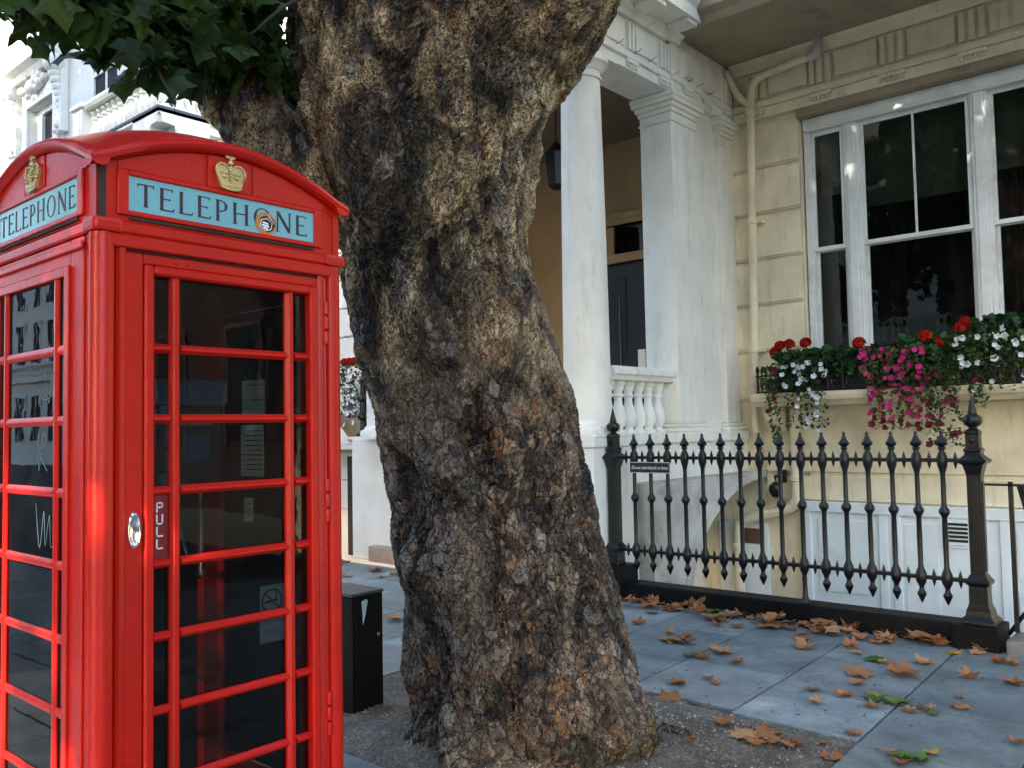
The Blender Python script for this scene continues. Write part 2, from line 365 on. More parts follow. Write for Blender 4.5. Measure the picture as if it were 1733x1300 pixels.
# ================================================================== the setting: ground
g = MB(); g.add([(-400,-400,-.03),(400,-400,-.03),(400,6.78,-.03),(-400,6.78,-.03)],[(0,1,2,3)])
struct(part('pavement', g, 'mortar'))
pavement = bpy.data.objects['pavement']
g = MB(); g.box(-60, 40, -9.5, -2.2, -.028, -.024)
struct(part('road', g, 'asphalt'))
PIT = (-4.32, -1.69, 2.80, 4.50)
def slab(x0, x1, y0, y1):
    gap = .0065; sk = lambda x, y: x-.045*(y-5)
    dz = rnd.uniform(-.002, .0025)
    P = [(x0+gap, y0+gap), (x1-gap, y0+gap), (x1-gap, y1-gap), (x0+gap, y1-gap)]
    tl = [rnd.uniform(-.0015, .0015) for _ in range(4)]
    vs = [(sk(x, y), y, -.029) for x, y in P]+[(sk(x, y), y, dz+t) for (x, y), t in zip(P, tl)]
    mb = MB().add(vs, [(0,3,2,1),(4,5,6,7),(0,1,5,4),(1,2,6,5),(2,3,7,6),(3,0,4,7)])
    cx, cy = sk((x0+x1)/2, (y0+y1)/2), (y0+y1)/2
    part('paving_slab', mb, 'slab', pavement, (cx, cy, 0), bevel=.004)
xs = [-3.83+.71*k for k in range(-15, 11)]
fixed = {15: [4.5, 5.26, 6.13], 16: [4.55, 5.34, 6.25], 17: [4.50, 5.15, 5.97], 18: [4.44, 5.20, 6.08]}
for k in range(len(xs)-1):
    x0, x1 = xs[k], xs[k+1]
    ys = list(fixed.get(k, []))
    y = ys[0] if ys else 4.5+rnd.uniform(-.2, .3)
    lo = []
    yy = y
    while yy > -2.0:
        yy -= rnd.uniform(.74, .95); lo.append(yy)
    hi = ys[:] if ys else [y]
    yy = hi[-1]
    while yy < 6.2: yy += rnd.uniform(.74, .95); hi.append(yy)
    al = sorted([v for v in lo if v > -2.0]+[v for v in hi if v < 6.55])
    al = [-2.05]+al+[6.79]
    for a, b in zip(al, al[1:]):
        cx = (x0+x1)/2
        if PIT[0]-.1 < cx < PIT[1]+.02 and not (b <= PIT[2]+.02 or a >= PIT[3]-.12):
            if a < PIT[2]-.12: slab(x0, x1, a, PIT[2])
            if b > PIT[3]+.12: slab(x0, x1, PIT[3], b)
            continue
        slab(x0, x1, a, b)
# soil in the tree pit, slightly mounded round the trunk
nx, ny = 130, 90; sv = []; sf = []
X0, X1, Y0, Y1 = PIT[0]-.22, PIT[1]+.05, PIT[2]-.02, PIT[3]+.05
def soil_z(x, y):
    d = math.hypot(x+2.95, y-3.45); ex = min(x-X0, X1-x, y-Y0, Y1-y)
    e = max(0, min(1, ex/.12))
    n = .012*math.sin(9*x+3*y)+.010*math.sin(5*y-7*x+1)+.008*math.sin(23*x+17*y)
    return -.024+e*(.012+.16*math.exp(-(d/.75)**2)+max(0, n)*.9)
for j in range(ny+1):
    for i in range(nx+1):
        x = X0+(X1-X0)*i/nx; y = Y0+(Y1-Y0)*j/ny
        sv.append((x, y, soil_z(x, y)+(rnd.uniform(-.004, .004))))
for j in range(ny):
    for i in range(nx): a = j*(nx+1)+i; sf.append((a, a+1, a+nx+2, a+nx+1))
soil = part('tree_pit_soil', MB().add(sv, sf), 'soil', smooth=True); struct(soil)
pb = MB()
for k in range(5200):
    x = rnd.uniform(X0+.02, X1-.07); y = rnd.uniform(Y0+.03, Y1-.06); r = rnd.choice([.003, .004, .005, .006, .009, .004])*rnd.uniform(.7, 1.2)
    if k < 700: x = rnd.uniform(-4.6, -1.5); y = rnd.uniform(2.6, 4.7); r *= .5
    z = max(soil_z(x, y), 0 if not (X0 < x < X1 and Y0 < y < Y1) else -1)
    a = rnd.uniform(0, 3); vs = []
    for q in range(5): vs.append((x+r*math.cos(a+q*1.257)*rnd.uniform(.7, 1.3), y+r*math.sin(a+q*1.257)*rnd.uniform(.7, 1.3), z+rnd.uniform(0, r*.3)))
    vs.append((x, y, z+r*.9)); pb.add(vs, [(q, (q+1) % 5, 5) for q in range(5)])
o = part('gravel', pb, 'pebble'); tag(o, 'loose pale gravel strewn over the soil round the trunk', 'gravel', kind='stuff')

# ================================================================== stucco house with the columned porch
FY = 9.9                       # facade plane
house = thing('stucco_house', (-5, 9.9, 0), 'cream stucco house with columned porch and wide sash window', 'house')
def H(name, mb, mat, bevel=.004, par=None, **k): return part(name, mb, mat, par or house, bevel=bevel, **k)
wl = MB()
wl.box(-4.13, -1.63, FY, FY+.35, -2.2, 1.86)           # under the window
wl.box(-5.6, -4.13, FY+.035, FY+.35, -2.2, 5.3)
wl.box(-1.63, 9, FY, FY+.35, -2.2, 5.3)
wl.box(-5.6, 9, FY+.02, FY+.35, 5.3, 9.5)
H('wall', wl, 'cream', 0)
# rusticated blocks beside the window
zj = [1.86, 2.47, 3.03, 3.585, 4.14, 4.70, 5.245]
for a, b in zip(zj, zj[1:]):
    for (x0, x1) in ((-4.99, -4.13), (-1.63, -.4), (-.39, 1.2)):
        bl = MB()
        bl.box(x0, x1, FY-.012, FY+.03, a+.035, b-.035); bl.box(x0, x1, FY+.010, FY+.0345, a+.012, b-.012)
        H('stone_block', bl, 'cream', .003)
# lower courses under the sill line
for a, b in ((1.02, 1.86), (.70, .99)):
    H('stone_block', MB().box(-4.65, 4, FY-.028, FY-.002, a+.01, b-.01), 'cream', .004)
# entablature over the window
en = MB(); en.box(-4.93, 6, FY-.05, FY+.016, 5.30, 5.42); H('architrave', en, 'cream')
H('architrave_band', MB().box(-4.93, 6, FY-.085, FY-.0, 5.425, 5.50), 'cream', .006)
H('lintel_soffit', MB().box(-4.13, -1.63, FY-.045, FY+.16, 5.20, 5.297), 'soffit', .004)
H('frieze', MB().box(-4.93, 6, FY-.02, FY+.018, 5.503, 5.97), 'cream', 0)
for k in range(-1, 8):
    xc = -3.82+.80*k
    if xc < -4.7: continue
    t = MB()
    for q in (-.095, 0, .095): t.sweep([(xc+q-.040, FY-.023), (xc+q-.024, FY-.075), (xc+q+.024, FY-.075), (xc+q+.040, FY-.023)], 'z', 5.53, 5.845)
    t.box(xc-.135, xc+.135, FY-.035, FY-.021, 5.505, 5.87)
    tr = H('triglyph', t, 'cream', 0)
    gt = MB(); gt.box(xc-.135, xc+.135, FY-.09, FY-.052, 5.375, 5.415)
    for q in range(6): gt.lathe([(.010, 0), (.015, -.045)], (xc-.11+q*.044, FY-.07, 5.375), 6)
    H('guttae', gt, 'cream', 0, tr)
    H('frieze_panel', MB().box(xc+.16, xc+.64, FY-.060, FY-.0195, 5.555, 5.85), 'cream', .010)
H('cornice_cove', MB().sweep([(FY+.0, 5.88), (FY-.06, 5.88), (FY-.09, 5.92), (FY-.16, 5.955), (FY-.20, 5.985), (FY, 5.985)], 'x', -4.90, 6), 'cream', 0)
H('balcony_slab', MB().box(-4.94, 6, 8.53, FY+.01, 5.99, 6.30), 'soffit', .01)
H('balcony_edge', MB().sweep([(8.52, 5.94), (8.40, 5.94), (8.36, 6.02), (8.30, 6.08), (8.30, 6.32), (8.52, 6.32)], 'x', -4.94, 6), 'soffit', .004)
rh = thing('added_brick_house', (25, 9.9, 0), 'unseen dark brick terrace added to keep the door glass reflection dark', 'house')  # out-of-view house added so the door glass mirrors something dark, not sky
M['brick'] = paint('dark_brick', (.05, .028, .022), .9, .2)
part('wall', MB().box(9.0, 60, FY-.1, FY+.4, -.03, 13), 'brick', rh)
for k in range(16):
    for z in (1.5, 5.3, 9.2):
        wn_ = part('window', MB().box(10+3*k, 11.2+3*k, FY-.13, FY-.101, z, z+2.3), 'room', rh); part('frame', MB().box(9.9+3*k, 10+3*k, FY-.15, FY-.101, z-.1, z+2.4).box(11.2+3*k, 11.3+3*k, FY-.15, FY-.101, z-.1, z+2.4).box(10+3*k, 11.2+3*k, FY-.15, FY-.101, z+2.3, z+2.4), 'carp', wn_)
# window: dark room behind
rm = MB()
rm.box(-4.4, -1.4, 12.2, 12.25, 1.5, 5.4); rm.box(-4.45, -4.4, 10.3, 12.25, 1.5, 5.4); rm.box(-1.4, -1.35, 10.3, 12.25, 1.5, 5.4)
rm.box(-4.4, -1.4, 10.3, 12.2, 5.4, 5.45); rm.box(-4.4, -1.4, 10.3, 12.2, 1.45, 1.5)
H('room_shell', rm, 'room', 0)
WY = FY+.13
win = H('window', MB().box(-4.13, -1.63, WY+.12, WY+.20, 1.80, 1.90), 'frame')
fr = MB()
fr.box(-4.11, -4.03, WY-.03, WY+.11, 1.92, 5.19); fr.box(-1.73, -1.65, WY-.03, WY+.11, 1.92, 5.19)
fr.box(-4.11, -1.65, WY-.05, WY+.11, 5.06, 5.195); fr.box(-4.08, -1.68, WY-.075, WY+.05, 5.03, 5.058)
H('frame', fr, 'frame', .006, win)
for x0, x1 in ((-3.66, -3.46), (-2.33, -2.13)):
    b = MB(); b.box(x0+.02, x1-.02, WY-.035, WY+.11, 1.92, 5.059); b.box(x0+.055, x1-.055, WY-.055, WY-.034, 1.92, 5.028); b.box(x0, x1, WY-.01, WY+.10, 1.92, 5.058)
    H('mullion', b, 'frame', .005, win)
b = MB().box(-4.15, -1.61, FY-.04, WY+.11, 1.862, 1.918); H('inner_sill', b, 'frame', .005, win)
def sash(x0, x1, z0, z1, y, bar=None, st=.035, bot=.05, top=.05):
    s = MB(); s.box(x0, x0+st, y, y+.045, z0, z1); s.box(x1-st, x1, y, y+.045, z0, z1)
    s.box(x0+st, x1-st, y+.002, y+.043, z0, z0+bot); s.box(x0+st, x1-st, y+.002, y+.043, z1-top, z1)
    if bar: s.box(bar-.012, bar+.012, y+.006, y+.039, z0+bot, z1-top)
    H('sash', s, 'frame', .004, win)
    cells = [(x0+st, bar-.012), (bar+.012, x1-st)] if bar else [(x0+st, x1-st)]
    for c0, c1 in cells: H('pane', MB().box(c0-.004, c1+.004, y+.020, y+.024, z0+bot-.004, z1-top+.004), 'wglass', 0, win)
MR = 3.63
for x0, x1, br in ((-4.03, -3.66, None), (-3.46, -2.33, -2.895), (-2.13, -1.73, None)):
    sash(x0, x1, MR-.02, 5.03, WY+.0, br); sash(x0, x1, 1.925, MR+.02, WY+.05, None)
bl = MB(); bl.box(-4.02, -3.66, WY+.24, WY+.245, 4.32, 5.15); bl.box(-4.02, -3.66, WY+.235, WY+.25, 4.305, 4.322); H('roller_blind', bl, 'blind', 0, win)
bl = MB(); bl.box(-3.50, -2.30, WY+.30, WY+.305, 4.12, 5.15); bl.box(-3.50, -2.30, WY+.295, WY+.31, 4.10, 4.122); H('roller_blind', bl, 'blind', 0, win)
bl = MB(); bl.box(-2.16, -1.7, WY+.30, WY+.305, 4.25, 5.15); H('roller_blind', bl, 'blind', 0, win)
for x0, x1 in ((-4.08, -3.70), (-3.5, -3.2), (-2.1, -1.75)):
    cu = MB(); n = 24; vs = []
    for i in range(n+1):
        x = x0+(x1-x0)*i/n; y = 10.62+.03*math.sin(i*1.9)
        vs += [(x, y, 1.6), (x, y, 5.3)]
    cu.add(vs, [(2*i, 2*i+2, 2*i+3, 2*i+1) for i in range(n)]); H('curtain', cu, 'curtain', 0, win, smooth=True)
# card in the window
H('window_card', MB().box(-2.62, -2.36, WY+.14, WY+.145, 2.30, 2.62), paint('card_red', (.16, .01, .03), .5, .1, bs=0), 0, win)
bc = H('window_card_print', MB().box(-2.60, -2.40, WY+.132, WY+.138, 2.33, 2.45), paint('card_blue', (.05, .22, .55), .5, .3, bs=0), 0, win)
# stone shelf carrying the flower troughs
H('window_shelf', MB().sweep([(FY-.03, 1.79), (FY-.36, 1.79), (FY-.40, 1.83), (FY-.44, 1.85), (FY-.46, 1.90), (FY-.46, 1.94), (FY-.03, 1.94)], 'x', -4.62, 5), 'cream', .004)
for x in (-4.44, -.9, 1.5):
    b = MB(); b.sweep([(FY-.03, 1.50), (FY-.16, 1.50), (FY-.30, 1.60), (FY-.32, 1.785), (FY-.03, 1.785)], 'x', x-.09, x+.09)
    b.box(x-.055, x+.055, FY-.335, FY-.30, 1.63, 1.76); H('shelf_bracket', b, 'cream', .004)

# ---- porch
PX, LX, CY = -5.17, -8.35, 7.02
def column(cx, cy, z0, z1, r0, mat):
    c = MB(); prof = []
    h0, h1 = z0+.13, z1-.20
    for k in range(13):
        t = k/12; prof.append((r0*(1-.16*t**1.6), h0+(h1-h0)*t))
    c.lathe(prof, (cx, cy, 0), 40); o = H('porch_column', c, mat, 0, smooth=True)
    bs = MB(); bs.lathe([(r0+.075, 0), (r0+.085, .035), (r0+.07, .075), (r0+.035, .085), (r0+.028, .105), (r0+.005, .129)], (cx, cy, z0+.03), 40)
    bs.box(cx-r0-.10, cx+r0+.10, cy-r0-.10, cy+r0+.10, z0, z0+.031); H('column_base', bs, mat, 0, o, smooth=True)
    rt_ = r0*.84; k_ = MB()
    k_.lathe([(rt_+.002, 0), (rt_+.022, .008), (rt_+.022, .026), (rt_+.004, .034), (rt_+.004, .085), (rt_+.018, .09), (rt_+.022, .105), (rt_+.055, .135), (rt_+.075, .15)], (cx, cy, h1-.05), 40)
    H('column_capital', k_, mat, 0, o, smooth=True)
    ab = MB(); ab.lathe([(rt_+.075, 0), (rt_+.092, .008), (rt_+.092, .05), (rt_+.07, .052)], (cx, cy, h1+.10), 40); ab.box(cx-.27, cx+.27, cy-.27, cy+.27, z1-.047, z1-.003)
    H('abacus', ab, mat, 0, o, smooth=True)
PEDZ = 1.50
column(PX, CY, PEDZ, 5.33, .235, 'white'); column(LX, CY+.1, PEDZ, 5.33, .235, 'bright')
# pedestals and the side wall below the balustrade
pd = MB(); pd.box(PX-.34, PX+.31, CY-.35, CY+.38, -.02, PEDZ-.10); pd.box(PX-.36, PX+.33, CY-.37, CY+.40, PEDZ-.10, PEDZ-.002); H('pedestal', pd, 'white', .008)
pd = MB(); pd.box(LX-.68, LX+.31, CY+.10, CY+.55, -.02, PEDZ-.002); H('pedestal', pd, 'bright', .008)
sw = MB(); sw.box(-5.45, -4.92, CY+.38, FY+.03, 1.02, PEDZ-.004); H('porch_side_wall', sw, 'white', .006)
H('porch_side_ledge', MB().box(-5.47, -4.86, CY+.403, FY-.03, PEDZ-.09, PEDZ+.02), 'white', .006)
# arched opening below (quarter arch towards the house wall)
def arch_z(y):      # underside
    t = max(0, min(1, (y-8.05)/(9.9-8.05))); return -.35+1.30*math.sin(math.acos(1-t)) if t > 0 else -.35
ys_ = [8.02+.12*k for k in range(16)]; ys_[-1] = FY+.02
aw = MB(); prof = [(7.42, 1.018), (7.42, -2.2), (8.02, -2.2), (8.02, -.36)]+[(y, arch_z(y)) for y in ys_[1:]]+[(FY+.02, 1.018)]
aw.sweep([(a, b) for a, b in prof], 'x', -5.10, -4.70) if False else aw.prism(prof, lambda u, v, t: (t, u, v), -5.06, -4.70)
H('porch_arch', aw, 'grime', 0)
ar = MB()      # moulded arch ring, proud of the wall
outer = [(y-.10*(1-((y-8)/1.9)), arch_z(y)+.10) for y in ys_]
inner = [(y, arch_z(y)+.004) for y in ys_]
ar.prism(inner+outer[::-1], lambda u, v, t: (t, u, v), -4.75, -4.672); H('arch_ring', ar, 'grime', 0)
H('vault_end_wall', MB().box(-7.2, -5.55, FY-.02, FY+.3, -2.2, 1.0), 'basement', 0)
H('vault_back_wall', MB().box(-6.2, -6.1, 7.0, FY, -2.2, 1.0), 'basement', 0)
bd = H('basement_door', MB().box(-5.30, -4.66, FY-.03, FY+.03, -2.2, .40), 'basement', .004)
H('door_light', MB().box(-5.06, -4.74, FY-.045, FY-.029, .16, .34), 'carp', 0, bd)
H('door_panel', MB().box(-5.06, -4.74, FY-.042, FY-.029, -.6, .08), 'basement', .01, bd)
# porch floor, steps, inner walls, ceiling
H('porch_floor', MB().box(LX-.2, -5.45, 8.65, 10.2, 1.0, 1.46), 'stone', 0)
for k in range(8):
    z = .183*k
    stp = MB().box(LX-.20 if k == 0 else LX+.32, -5.5, 6.98+.24*k, 8.8, z-.01 if k == 0 else z+.003, z+.18)
    H('step', stp, 'granite', .008)
dw = MB(); DY = 10.18
dw.box(-8.9, -7.55, DY, DY+.2, 1.4, 6.2); dw.box(-6.25, -5.0, DY, DY+.2, 1.4, 6.2); dw.box(-7.55, -6.25, DY, DY+.2, 4.52, 6.2); dw.box(-8.95, -8.75, 9.0, DY, 1.4, 6.2)
dw.box(-5.30, -5.1, FY+.02, DY, 1.4, 6.2)
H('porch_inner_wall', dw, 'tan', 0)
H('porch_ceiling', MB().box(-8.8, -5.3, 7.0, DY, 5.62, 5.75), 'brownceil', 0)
df = MB(); df.box(-7.60, -6.20, DY-.06, DY-.002, 4.44, 4.56); df.box(-7.66, -6.14, DY-.09, DY-.061, 4.50, 4.60); df.box(-7.60, -6.2, DY-.07, DY-.002, 3.90, 4.02); df.box(-7.60, -7.48, DY-.05, DY-.001, 1.46, 3.9); df.box(-6.32, -6.2, DY-.05, DY-.001, 1.46, 3.9)
H('door_surround', df, 'tan', .008)
dr = H('front_door', MB().box(-7.48, -6.32, DY+.02, DY+.08, 1.46, 3.90), 'doorblack', 0)
for x0, x1 in ((-7.40, -7.14), (-7.06, -6.80), (-6.70, -6.42)):
    for z0, z1 in ((1.66, 2.45), (2.6, 3.7)):
        p = MB(); p.box(x0, x1, DY+.010, DY+.0195, z0, z1); p.box(x0+.03, x1-.03, DY+.004, DY+.010, z0+.03, z1-.03); H('door_panel', p, 'doorblack', .004, dr)
dp = MB(); dp.tube([(-6.90, DY-.01, 2.35), (-6.90, DY-.01, 3.45)], .006, 8); H('door_pull', dp, 'phonegrey', 0, dr)
H('hall_shell', MB().box(-7.9, -5.9, 13, 13.1, 1.3, 5).box(-8.0, -7.9, DY+.2, 13.1, 1.3, 5).box(-5.9, -5.8, DY+.2, 13.1, 1.3, 5).box(-8, -5.8, DY+.2, 13.1, 4.9, 5.0).box(-8, -5.8, DY+.2, 13.1, 1.3, 1.4), 'room', 0)
H('letter_plate', MB().box(-6.62, -6.50, DY-.002, DY+.012, 2.35, 2.66), 'whitep', 0, dr)
H('fanlight', MB().box(-7.5, -6.3, DY+.05, DY+.055, 4.02, 4.44), 'wglass', 0, dr)
H('fanlight_frame', MB().box(-7.5, -7.0, DY+.02, DY+.06, 4.02, 4.44), 'tan', .004, dr)
H('fanlight_frame', MB().box(-6.50, -6.3, DY+.02, DY+.06, 4.02, 4.44), 'tan', .004, dr)
# pier, recess wall and respond behind the column
def square_pier(x0, x1, y0, y1, z0, z1, nm):
    p = MB(); p.box(x0, x1, y0, y1, z0+.12, z1-.32); o = H(nm, p, 'white', .005)
    bs = MB(); bs.box(x0-.05, x1+.05, y0-.05, y1+.05, z0, z0+.05); bs.box(x0-.035, x1+.035, y0-.035, y1+.035, z0+.051, z0+.09); bs.box(x0-.015, x1+.015, y0-.015, y1+.015, z0+.091, z0+.119)
    H('pier_base', bs, 'white', .012, o)
    cp = MB(); cp.box(x0-.015, x1+.015, y0-.015, y1+.015, z1-.319, z1-.295); cp.box(x0-.003, x1+.003, y0-.003, y1+.003, z1-.294, z1-.21)
    for k, q in enumerate((.02, .045, .075, .085)): cp.box(x0-q, x1+q, y0-q, y1+q, z1-.209+k*.052, z1-.209+k*.052+.0515)
    H('pier_capital', cp, 'white', .007, o)
square_pier(-5.37, -4.96, 8.42, 8.98, PEDZ+.02, 5.33, 'porch_pier')
H('recess_wall', MB().box(-5.30, -5.04, 8.98, FY-.02, PEDZ+.02, 5.33), 'white', 0)
square_pier(-5.25, -4.97, 9.55, FY-.01, PEDZ+.02, 5.33, 'wall_pilaster')
# balustrade between column and pier
H('handrail', MB().sweep([(-5.32, 2.08), (-5.02, 2.08), (-5.00, 2.12), (-4.97, 2.14), (-4.97, 2.19), (-5.0, 2.22), (-5.34, 2.22), (-5.37, 2.19), (-5.37, 2.14), (-5.34, 2.12)], 'y', CY+.20, 8.42), 'white', .003)
bal = mesh_of(MB().lathe([(.075, 0), (.075, .035), (.05, .04), (.045, .06), (.07, .10), (.085, .16), (.075, .23), (.048, .30), (.04, .36), (.05, .385), (.06, .39), (.06, .41), (.045, .42), (.05, .45), (.062, .47), (.062, .50), (.078, .505), (.078, .56)], (0, 0, 0), 16), smooth=True)
for k in range(6): link('baluster', bal, 'white', house, (-5.17, 7.36+.19*k, 1.52))
# entablature of the porch
def entab(x0, x1, y0, y1, side, nm, trig):
    """beam box with band, triglyphs and panels on the outward side"""
    b = MB(); b.box(x0, x1, y0, y1, 5.332, 6.02); o = H(nm, b, 'white', .004); return o
rb = entab(-5.42, -4.95, 6.78, FY, 'x', 'porch_beam', 1); fb = entab(-8.55, -5.42, 6.78, 7.25, 'y', 'porch_beam', 1); lb = entab(-8.95, -8.55, 6.78, FY, 'x', 'porch_beam', 1)
H('beam_band', MB().box(-4.951, -4.915, 6.74, 8.36, 5.44, 5.50).box(-4.951, -4.88, 8.36, 9.02, 5.44, 5.50).box(-4.951, -4.915, 9.02, FY-.09, 5.44, 5.50), 'white', .006, rb)
H('beam_band', MB().box(-8.99, -4.915, 6.742, 6.779, 5.44, 5.50), 'white', .006, fb)
H('beam_break', MB().box(-4.95, -4.905, 8.36, 9.02, 5.333, 5.439).box(-4.95, -4.905, 8.36, 9.02, 5.501, 5.86), 'white', .004, rb)
yk = [6.95, 7.62, 8.25, 8.69, 9.22, 9.72]
for y in yk:
    off = .045 if 8.36 < y < 9.02 else 0
    t = MB()
    for q in (-.07, 0, .07): t.sweep([(-4.951+off, y+q-.030), (-4.905+off, y+q-.018), (-4.905+off, y+q+.018), (-4.951+off, y+q+.030)], 'z', 5.53, 5.82)
    t.box(-4.951+off, -4.94+off, y-.105, y+.105, 5.503, 5.85); H('triglyph', t, 'white', 0, rb)
    gt = MB(); gt.box(-4.951+off, -4.912+off, y-.10, y+.10, 5.39, 5.43)
    for q in range(5): gt.lathe([(.010, 0), (.014, -.04)], (-4.93+off, y-.08+q*.04, 5.39), 6)
    H('guttae', gt, 'white', 0, rb)
for a, b in zip(yk, yk[1:]):
    if a > 8.2 and b < 9.0: continue
    H('frieze_panel', MB().box(-4.951, -4.925, a+.13, b-.13, 5.55, 5.82), 'white', .006, rb)
co = MB()
cprof = [(0, 5.86), (.05, 5.86), (.07, 5.90), (.12, 5.93), (.12, 5.97), (.42, 5.97), (.42, 6.10), (.45, 6.13), (.50, 6.20), (.50, 6.26), (0, 6.26)]
co.sweep([(-4.95+a, b) for a, b in cprof], 'y', 6.30, 8.28); co.sweep([(-4.91+a*.9, b) for a, b in cprof], 'y', 8.281, 8.50)
H('porch_cornice', co, 'white', 0, rb)
co = MB(); co.sweep([(6.78-a, b) for a, b in cprof], 'x', -9.3, -4.46); H('porch_cornice', co, 'white', 0, fb)
for y in (6.95, 7.62, 8.25):
    H('mutule', MB().box(-4.82, -4.56, y-.10, y+.10, 5.92, 5.968), 'white', .004, rb)
H('porch_roof', MB().box(-9.0, -4.96, 6.75, FY+.02, 6.03, 6.25), 'white', 0)
# iron bird spikes on the band
sp = MB()
for y in (7.0, 7.3, 7.62, 7.9, 8.4, 8.69, 8.9, 9.2):
    sp.tube([(-4.92, y, 5.50), (-4.86, y+.02, 5.52), (-4.80, y-.02, 5.515)], .004, 4)
H('bird_spikes', sp, 'iron', 0)
# lantern inside the porch
ln = thing('porch_lantern', (-6.50, 8.3, 4.75), 'black iron lantern hanging inside the porch behind the column', 'lantern')
part('lantern_body', MB().lathe([(.02, .55), (.10, .45), (.15, .40), (.12, .0), (.05, -.05)], (-6.50, 8.3, 4.55), 6), 'iron', ln, bevel=.004)
part('chain', MB().tube([(-6.50, 8.3, 5.09), (-6.50, 8.3, 5.62)], .008, 6), 'iron', ln)

# ---- rainwater pipes
dp = thing('drainpipe', (-4.70, 9.75, 1.2), 'cream painted downpipe with angled branch beside the rusticated wall', 'pipe')
pp = smooth_path([(-3.84, 9.72, 5.82), (-4.1, 9.72, 5.80), (-4.42, 9.72, 5.765), (-4.56, 9.72, 5.72), (-4.62, 9.73, 5.6), (-4.64, 9.74, 5.4)], 5)
part('pipe', MB().tube(pp, .047, 14).tube([(-4.64, 9.74, 5.4), (-4.72, 9.76, 1.5)], .047, 14), 'cream', dp, smooth=True)
part('branch', MB().tube([(-4.92, 9.70, 5.92), (-4.80, 9.72, 5.62), (-4.65, 9.74, 5.45)], .04, 12), 'cream', dp, smooth=True)
hd = MB().tube(smooth_path([(-3.78, 9.72, 6.0), (-3.77, 9.70, 5.92), (-3.80, 9.71, 5.83), (-3.90, 9.72, 5.81)], 4), [.05]*5+[.06]*4+[.055]*4, 10)
part('elbow', hd, 'grime', dp, smooth=True)
for z in (5.32, 4.0, 2.45, 1.93):
    x = -4.64-.08*(5.4-z)/3.9
    part('collar', MB().lathe([(.049, 0), (.058, .01), (.058, .06), (.049, .07)], (x, 9.74+.02*(5.4-z)/3.9, z), 14).box(x-.1, x+.1, 9.79, 9.88, z+.02, z+.05), 'cream', dp, smooth=True)
wp = thing('waste_pipe', (-4.25, 9.78, .6), 'cream waste pipe bending above the basement door', 'pipe')
part('pipe', MB().tube(smooth_path([(-4.25, 9.79, 1.75), (-4.25, 9.79, .80), (-4.29, 9.79, .66), (-4.42, 9.79, .58), (-4.85, 9.78, .47), (-4.95, 9.78, .40), (-4.99, 9.78, .25), (-5.0, 9.78, -1.6)], 5), .062, 14), 'cream', wp, smooth=True)
part('collar', MB().lathe([(.064, 0), (.075, .01), (.075, .06), (.064, .07)], (-4.25, 9.79, .92), 14), 'cream', wp, smooth=True)
part('collar', MB().lathe([(.064, 0), (.075, .01), (.075, .06), (.064, .07)], (-5.0, 9.78, .10), 14), 'cream', wp, smooth=True)
lm = thing('wall_lamp', (-4.45, 9.7, .9), 'small black bulkhead lamp on the basement wall below the arch', 'lamp')
part('bracket', MB().tube([(-4.45, 9.86, .98), (-4.45, 9.66, .98), (-4.45, 9.66, .90)], .018, 8).box(-4.5, -4.4, 9.84, 9.88, .9, 1.05), 'iron', lm)
part('lamp_head', MB().lathe([(.02, .1), (.07, .06), (.08, 0), (.05, -.07), (.01, -.09)], (-4.45, 9.66, .82), 12), 'iron', lm, smooth=True)

# ---- basement front: white boarded screen with panels
bs_ = thing('basement_screen', (-3.2, 9.84, -2.2), 'white panelled timber screen in the sunken area below the window', 'screen')
bp = MB(); bp.box(-4.17, -1.50, FY-.10, FY-.03, -2.2, .58); part('board', bp, 'basement', bs_)
part('head_rail', MB().box(-4.19, -1.48, FY-.13, FY-.03, .585, .70), 'basement', bs_, bevel=.005)
for x0, x1, z0, z1 in ((-4.02, -3.42, -.30, .50), (-4.02, -3.42, -1.6, -.42), (-3.08, -2.75, -1.6, .50), (-2.02, -1.56, .0, .50), (-2.02, -1.56, -1.6, -.1)):
    part('panel', MB().box(x0, x1, FY-.112, FY-.102, z0, z1), 'basement', bs_, bevel=.004)
for x in (-4.14, -3.30, -3.16, -2.12): part('stile', MB().box(x-.045, x+.045, FY-.125, FY-.102, -2.2, .58), 'basement', bs_, bevel=.004)
vt = part('vent', MB().box(-2.70, -2.42, FY-.125, FY-.102, .31, .57).box(-2.73, -2.39, FY-.115, FY-.1022, .28, .60), 'basement', bs_, bevel=.003)
for k in range(5): part('louvre', MB().box(-2.665, -2.455, FY-.130, FY-.1255, .345+k*.042, .372+k*.042), 'black', vt)
af = MB(); af.box(-30, 9, 6.9, 9.95, -2.4, -2.2); struct(part('area_floor', af, 'stone'))
rw = MB(); rw.box(-4.9, 6, 6.82, 7.02, -2.2, -.032); struct(part('retaining_wall', rw, 'grime'))

